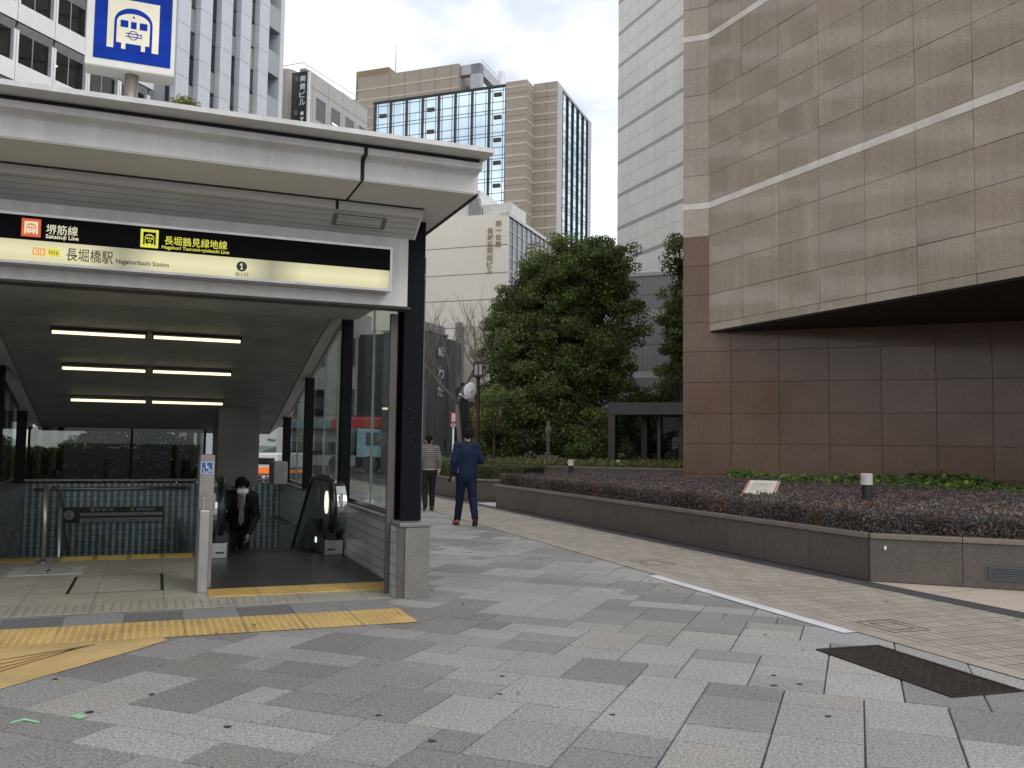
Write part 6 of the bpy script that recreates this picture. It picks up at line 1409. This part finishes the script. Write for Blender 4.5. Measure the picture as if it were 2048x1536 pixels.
def head(mb, c, tilt=0, turn=0):
    """skull, jaw, nose, ears and neck stub around c; the face looks along +y before turning"""
    Rm = Matrix.Rotation(turn, 3, 'Z') @ Matrix.Rotation(tilt, 3, 'X'); P = lambda x,y,z: Vector(c)+Rm @ Vector((x,y,z))
    ell(mb, P(0,-.012,.03), (.074,.094,.092)); cap(mb, P(0,.02,-.02), P(0,.052,-.078), .062, .034)
    cap(mb, P(0,.088,.012), P(0,.108,-.022), .011, .016); cap(mb, P(-.02,.082,-.052), P(.02,.082,-.052), .012, .012)
    for s_ in (-1,1): cap(mb, P(s_*.076,-.01,.012), P(s_*.079,-.016,-.03), .015, .010)
    return P
def body_parts(J):
    """shared skeleton -> lists of (p0, p1, r0, r1, flatten)"""
    T_ = [(J['pel'], J['wai'], .135, .125, .72), (J['wai'], J['che'], .13, .15, .70), (J['sl'], J['sr'], .075, .075, 1.0), (J['che'], J['nb'], .13, .07, .8)]
    return T_
def person_suit_back():
    loc = (-.815, 16.62, 0); t_ = thing('person', 'man in a navy suit and tan shoes walking away with a dark bag', 'person', loc, R(10))
    J = dict(hl=(-.085,.0,.92), hr=(.085,-.0,.92), kl=(-.10,.12,.50), kr=(.12,-.02,.49), al=(-.13,.20,.09), ar=(.14,-.22,.16), pel=(0,0,.95), wai=(0,.0,1.10), che=(0,.02,1.34), nb=(0,.01,1.50), sl=(-.17,.01,1.455), sr=(.17,.01,1.455), el=(-.245,-.06,1.17), er=(.275,-.02,1.20), wl=(-.235,.02,.93), wr=(.20,.22,1.14), hd=(.025,.05,1.655))
    b_ = MB()
    for h_, k_, a_ in (('hl','kl','al'),('hr','kr','ar')): cap(b_, J[h_], J[k_], .085, .055); cap(b_, J[k_], J[a_], .055, .036)
    for p0,p1,r0,r1,f_ in body_parts(J): cap(b_, p0, p1, r0, r1, f_)
    for s_,e_,w_ in (('sl','el','wl'),('sr','er','wr')): cap(b_, J[s_], J[e_], .05, .04); cap(b_, J[e_], J[w_], .04, .027)
    cap(b_, (0,.0,1.48), (.015,.03,1.60), .058, .055); P = head(b_, J['hd'], R(-4), R(-10))
    cap(b_, J['al'], (-.15,.32,.035), .032, .03, 1); cap(b_, J['ar'], (.15,-.10,.03), .032, .028, 1)
    hand(b_, J['wl'], (-.12,.25,-1), (.6,.8,0), -1); hand(b_, J['wr'], (-.5,.8,.2), (-.6,-.4,-.5), 1)
    body = fuse('body', b_, SKIN, t_, .0085, 3)
    NV = M('navy_wool', (.007,.016,.045), .75, spec=.25, var=(3,.12), bump=(260,.25)); NT = M('navy_trouser', (.006,.012,.034), .75, spec=.25, var=(3,.12), bump=(260,.25))
    tr = MB(); cap(tr, (0,0,.97), (0,0,.93), .155, .15, .82)
    for h_, k_, a_ in (('hl','kl','al'),('hr','kr','ar')): cap(tr, J[h_], J[k_], .107, .078); a = Vector(J[a_]); cap(tr, J[k_], a+Vector((0,-.01,.02)), .078, .066)
    fuse('trousers', tr, NT, body, .012, 4, .018)
    jk = MB(); cap(jk, (0,-.005,.93), (0,.0,1.08), .172, .158, .78); cap(jk, (0,0,1.08), (0,.015,1.32), .158, .182, .76); cap(jk, J['sl'], J['sr'], .088, .088, .95); cap(jk, (0,.01,1.34), (0,.0,1.50), .165, .075, .78); cap(jk, (-.10,0,1.0),(-.12,.01,1.35),.09,.10,.9); cap(jk, (.10,0,1.0),(.12,.01,1.35),.09,.10,.9); cap(jk,(-.1,-.0,.9),(.1,0,.9),.075,.075,1.2)
    for s_,e_,w_ in (('sl','el','wl'),('sr','er','wr')): cap(jk, J[s_], J[e_], .078, .062); w2 = Vector(J[e_]).lerp(Vector(J[w_]), .93); cap(jk, J[e_], w2, .062, .048)
    j_ = fuse('jacket', jk, NV, body, .011, 4, .016)
    vt_ = MB(); vt_.box(-.004,.004,-.146,-.134,.84,1.02); vt_.build('vent_seam', M('seam_dark', (.006,.010,.03), .8), j_)
    cl_ = MB(); cap(cl_, (0,.0,1.50), (.006,.010,1.515), .060, .059); fuse('shirt_collar', cl_, K['pwhite'], body, .008, 2)
    hr_ = MB(); ell(hr_, P(0,-.022,.05), (.087,.103,.088)); cap(hr_, P(-.05,-.07,.0), P(.05,-.07,.0), .045, .045); cap(hr_, P(0,-.08,.02), P(0,-.075,-.045), .05, .035); ell(hr_, P(-.066,.0,.03),(.022,.055,.05)); ell(hr_, P(.066,.0,.03),(.022,.055,.05)); fuse('hair', hr_, HAIR, body, .008, 2, .012)
    KSH = M('tan_leather', (.33,.12,.035), .35); KSO = M('dark_sole', (.035,.025,.02), .7)
    s1_ = MB(); cap(s1_, (-.135,.17,.06), (-.165,.36,.045), .047, .045, 1); cap(s1_, (-.135,.16,.08), (-.14,.22,.09), .045, .045); sh = fuse('shoe', s1_, KSH, body, .007, 3)
    s2_ = MB(); cap(s2_, (.145,-.235,.15), (.155,-.09,.055), .045, .045, 1); cap(s2_, (.14,-.22,.17), (.145,-.16,.15), .046, .042); sh2 = fuse('shoe', s2_, KSH, body, .007, 3)
    MB().plan([(-.18,.13),(-.09,.13),(-.11,.40),(-.20,.39)], .001, .016).build('sole', KSO, sh)
    so_ = MB(); so_.prism([(.10,-.285,.135),(.192,-.285,.135),(.20,-.10,.005),(.11,-.10,.005)], (0,0,0), (0,.016,.014)); so_.build('sole', KSO, sh2)
    # what he carries
    bg_ = tag(add_bevel(MB().prism([(0,-.15,.0),(0,.16,.02),(0,.15,.25),(0,-.14,.24)], (-.02,0,0), (.025,0,0)).build('clutch_bag', M('bag_black', (.012,.012,.013), .45), None, (loc[0]-.20, loc[1]+.02, .93), R(10)), .012), 'dark flat clutch bag held under the arm of the man in navy', 'bag'); bg_.rotation_euler = (R(-12), R(12), R(14))
    tag(add_bevel(MB().box(-.036,.036,-.005,.005,-.07,.07).build('phone', K['dark'], None, (loc[0]-.285, loc[1]+.0, .865), R(30)), .004), 'dark phone held in the hand of the man in navy', 'phone').rotation_euler = (R(35), R(20), R(30))
def person_striped():
    loc = (-1.83, 20.2, 0); t_ = thing('person', 'man in a grey striped sweater and black trousers walking away', 'person', loc, R(14))
    J = dict(hl=(-.085,0,.88), hr=(.085,0,.88), kl=(-.10,-.05,.47), kr=(.09,.08,.48), al=(-.10,-.22,.12), ar=(.09,.06,.08), pel=(0,0,.92), wai=(0,.0,1.06), che=(0,.02,1.28), nb=(0,.0,1.42), sl=(-.165,0,1.385), sr=(.165,0,1.385), el=(-.23,-.04,1.10), er=(.235,-.02,1.10), wl=(-.22,.06,.88), wr=(.225,.06,.87), hd=(-.015,.03,1.565))
    b_ = MB()
    for h_, k_, a_ in (('hl','kl','al'),('hr','kr','ar')): cap(b_, J[h_], J[k_], .082, .054); cap(b_, J[k_], J[a_], .054, .036)
    for p0,p1,r0,r1,f_ in body_parts(J): cap(b_, p0, p1, r0, r1, f_)
    for s_,e_,w_ in (('sl','el','wl'),('sr','er','wr')): cap(b_, J[s_], J[e_], .05, .04); cap(b_, J[e_], J[w_], .04, .027)
    cap(b_, (0,0,1.40), (-.01,.02,1.51), .056, .054); P = head(b_, J['hd']); cap(b_, J['al'], (-.1,-.12,.03), .032,.03); cap(b_, J['ar'], (.1,.18,.035), .032, .03)
    hand(b_, J['wl'], (0,.2,-1), (.8,.5,0), -1); hand(b_, J['wr'], (0,.2,-1), (-.8,.5,0), 1); body = fuse('body', b_, SKIN, t_, .0085, 3)
    KTR = M('black_trouser', (.014,.014,.016), .75, spec=.25)
    tr = MB(); cap(tr, (0,0,.93), (0,0,.88), .15, .145, .82)
    for h_, k_, a_ in (('hl','kl','al'),('hr','kr','ar')): cap(tr, J[h_], J[k_], .10, .072); cap(tr, J[k_], Vector(J[a_])+Vector((0,0,.02)), .072, .058)
    fuse('trousers', tr, KTR, body, .012, 4, .015)
    m, t, b, nn, lk = new_mat('striped_knit'); oc = objco(t); sx = nn('ShaderNodeSeparateXYZ'); lk(oc, sx.inputs[0]); f1 = mth(t,'FRACT',mth(t,'DIVIDE',sx.outputs[2],.047)); st2 = mth(t,'LESS_THAN',f1,.38)
    col = mixc(t, st2, (.10,.09,.088), (.26,.235,.22)); hem = mth(t,'LESS_THAN',sx.outputs[2],.935); col = mixc(t, hem, col, (.52,.43,.33)); lk(col, b.inputs['Base Color']); b.inputs['Roughness'].default_value = .9
    sw = MB(); cap(sw, (0,0,.98), (0,0,1.1), .168, .162, .8); cap(sw, (0,0,1.1), (0,.01,1.27), .162, .176, .78); cap(sw, J['sl'], J['sr'], .082, .082); cap(sw, (0,.0,1.30), (0,0,1.41), .16, .085, .8); cap(sw, (-.06,0,.94), (.06,0,.94), .11,.11,.95)
    for s_,e_,w_ in (('sl','el','wl'),('sr','er','wr')): cap(sw, J[s_], J[e_], .075, .062); cap(sw, J[e_], Vector(J[e_]).lerp(Vector(J[w_]),.95), .062, .046)
    fuse('sweater', sw, m, body, .011, 4, .014)
    hr_ = MB(); ell(hr_, P(0,-.02,.05), (.084,.10,.086)); cap(hr_, P(0,-.075,.02), P(0,-.072,-.05), .055, .038); ell(hr_, P(.064,0,.03),(.022,.05,.05)); ell(hr_, P(-.064,0,.03),(.022,.05,.05)); fuse('hair', hr_, HAIR, body, .008, 2, .01)
    KS = M('black_leather', (.012,.012,.012), .3)
    s1_ = MB(); cap(s1_, (.09,.03,.055), (.10,.22,.045), .047, .043); cap(s1_, (.09,.04,.08),(.09,.09,.08),.046,.043); fuse('shoe', s1_, KS, body, .007, 3); s1_ = MB(); cap(s1_, (-.10,-.22,.12), (-.10,-.10,.045), .046, .042); fuse('shoe', s1_, KS, body, .007, 3)
def person_escalator():
    yL = 5.05; base = S.wld(-1.39, yL, -.55); t_ = thing('person', 'man in a black suit and white face mask riding up the escalator', 'person', base, S.ang+pi+R(6))
    # local: faces +y which is out of the entrance; his right hand (+x) is on the handrail side
    J = dict(hl=(-.085,0,.90), hr=(.085,0,.90), kl=(-.09,.04,.48), kr=(.09,.0,.48), al=(-.09,0,.09), ar=(.09,-.02,.09), pel=(0,0,.90), wai=(0,.05,1.03), che=(0,.16,1.20), nb=(0,.24,1.31), sl=(-.17,.20,1.255), sr=(.17,.20,1.275), el=(-.225,.18,.97), er=(.25,.26,1.03), wl=(-.10,.30,.74), wr=(.30,.46,1.10), hd=(.02,.33,1.40))
    b_ = MB()
    for h_, k_, a_ in (('hl','kl','al'),('hr','kr','ar')): cap(b_, J[h_], J[k_], .085, .055); cap(b_, J[k_], J[a_], .055, .036); a = Vector(J[a_]); cap(b_, a, a+Vector((0,.14,-.05)), .034, .03)
    for p0,p1,r0,r1,f_ in body_parts(J): cap(b_, p0, p1, r0, r1, f_)
    for s_,e_,w_ in (('sl','el','wl'),('sr','er','wr')): cap(b_, J[s_], J[e_], .05, .04); cap(b_, J[e_], J[w_], .04, .027)
    cap(b_, (0,.23,1.29), (.01,.30,1.37), .056, .056); P = head(b_, J['hd'], R(-20), R(8))
    hand(b_, J['wl'], (.15,.3,-1), (.7,-.3,0), -1); hand(b_, J['wr'], (.1,.9,-.1), (0,0,-1), 1); body = fuse('body', b_, SKIN, t_, .0075, 3)
    KBS = M('black_suit', (.010,.010,.013), .7, spec=.25, var=(3,.2)); tr = MB(); cap(tr, (0,0,.94), (0,0,.9), .152, .15, .82)
    for h_, k_, a_ in (('hl','kl','al'),('hr','kr','ar')): cap(tr, J[h_], J[k_], .105, .076); cap(tr, J[k_], Vector(J[a_])+Vector((0,0,.02)), .076, .064)
    fuse('trousers', tr, KBS, body, .012, 4, .015)
    sh_ = MB(); cap(sh_, (0,.055,.98), (0,.20,1.25), .118, .10, .8); cap(sh_, (0,.23,1.28), (.008,.275,1.33), .068, .064); fuse('shirt', sh_, M('white_shirt', (.75,.75,.74), .7), body, .009, 3)
    jk = MB()
    for s_ in (-1,1): cap(jk, (s_*.085,.0,.80), (s_*.085,.05,1.02), .10, .09, 1.12); cap(jk, (s_*.085,.05,1.02), (s_*.105,.16,1.22), .092, .098, 1.05); cap(jk, (s_*.052,.10,.85), (s_*.054,.15,1.03), .06, .055, 1.1); cap(jk, (s_*.054,.15,1.03), (s_*.095,.26,1.26), .055, .045, 1.1)
    cap(jk, (0,-.055,.82), (0,-.0,1.02), .13, .125, .6); cap(jk, (0,.0,1.02), (0,.14,1.25), .13, .13, .6); cap(jk, J['sl'], (-.07,.20,1.29), .085, .07); cap(jk, J['sr'], (.07,.20,1.29), .085, .07)
    for s_,e_,w_ in (('sl','el','wl'),('sr','er','wr')): cap(jk, J[s_], J[e_], .076, .062); cap(jk, J[e_], Vector(J[e_]).lerp(Vector(J[w_]),.95), .062, .047)
    fuse('jacket', jk, KBS, body, .009, 3, .012)
    ti = MB(); cap(ti, (.005,.335,1.275), (.005,.33,1.27), .02, .02); ti.prism([(-.018,.335,1.265),(.026,.335,1.265),(.045,.30,.92),(.01,.295,.86),(-.03,.30,.92)], (0,0,0), (0,.014,0)); ti.build('necktie', M('blue_grey_tie', (.12,.15,.18), .6, var=(30,.3)), body)
    mk_ = MB(); cap(mk_, P(-.04,.066,-.035), P(.04,.066,-.035), .046, .046); cap(mk_, P(0,.085,-.03), P(0,.07,-.07), .046, .042); fuse('face_mask', mk_, M('mask_white', (.78,.78,.77), .8), body, .006, 3)
    for s_ in (-1,1):
        e_ = MB(); ell(e_, P(s_*.032,.078,.022), (.016,.008,.007)); e_.build('eye', K['letter'], body, smooth=True); e_ = MB(); cap(e_, P(s_*.018,.086,.044), P(s_*.05,.076,.046), .0055, .004); e_.build('eyebrow', HAIR, body, smooth=True)
    hr_ = MB(); ell(hr_, P(0,-.025,.052), (.09,.105,.092)); cap(hr_, P(-.055,.055,.085), P(.05,.06,.09), .036, .034); cap(hr_, P(-.068,.04,.07), P(-.078,.0,.0), .03, .022); cap(hr_, P(.068,.04,.07), P(.078,.0,.0), .03, .022); cap(hr_, P(-.03,.075,.075), P(-.045,.078,.058), .02, .012); cap(hr_, P(.01,.08,.08), P(.03,.082,.06), .022, .012)
    fuse('hair', hr_, HAIR, body, .008, 2, .01)
    for s_ in (-1,1): q = MB(); cap(q, (s_*.09,-.03,.05), (s_*.09,.16,.045), .045, .042); fuse('shoe', q, M('black_shoe', (.012,.012,.012), .3), body, .008, 2)
person_suit_back(); person_striped(); person_escalator()
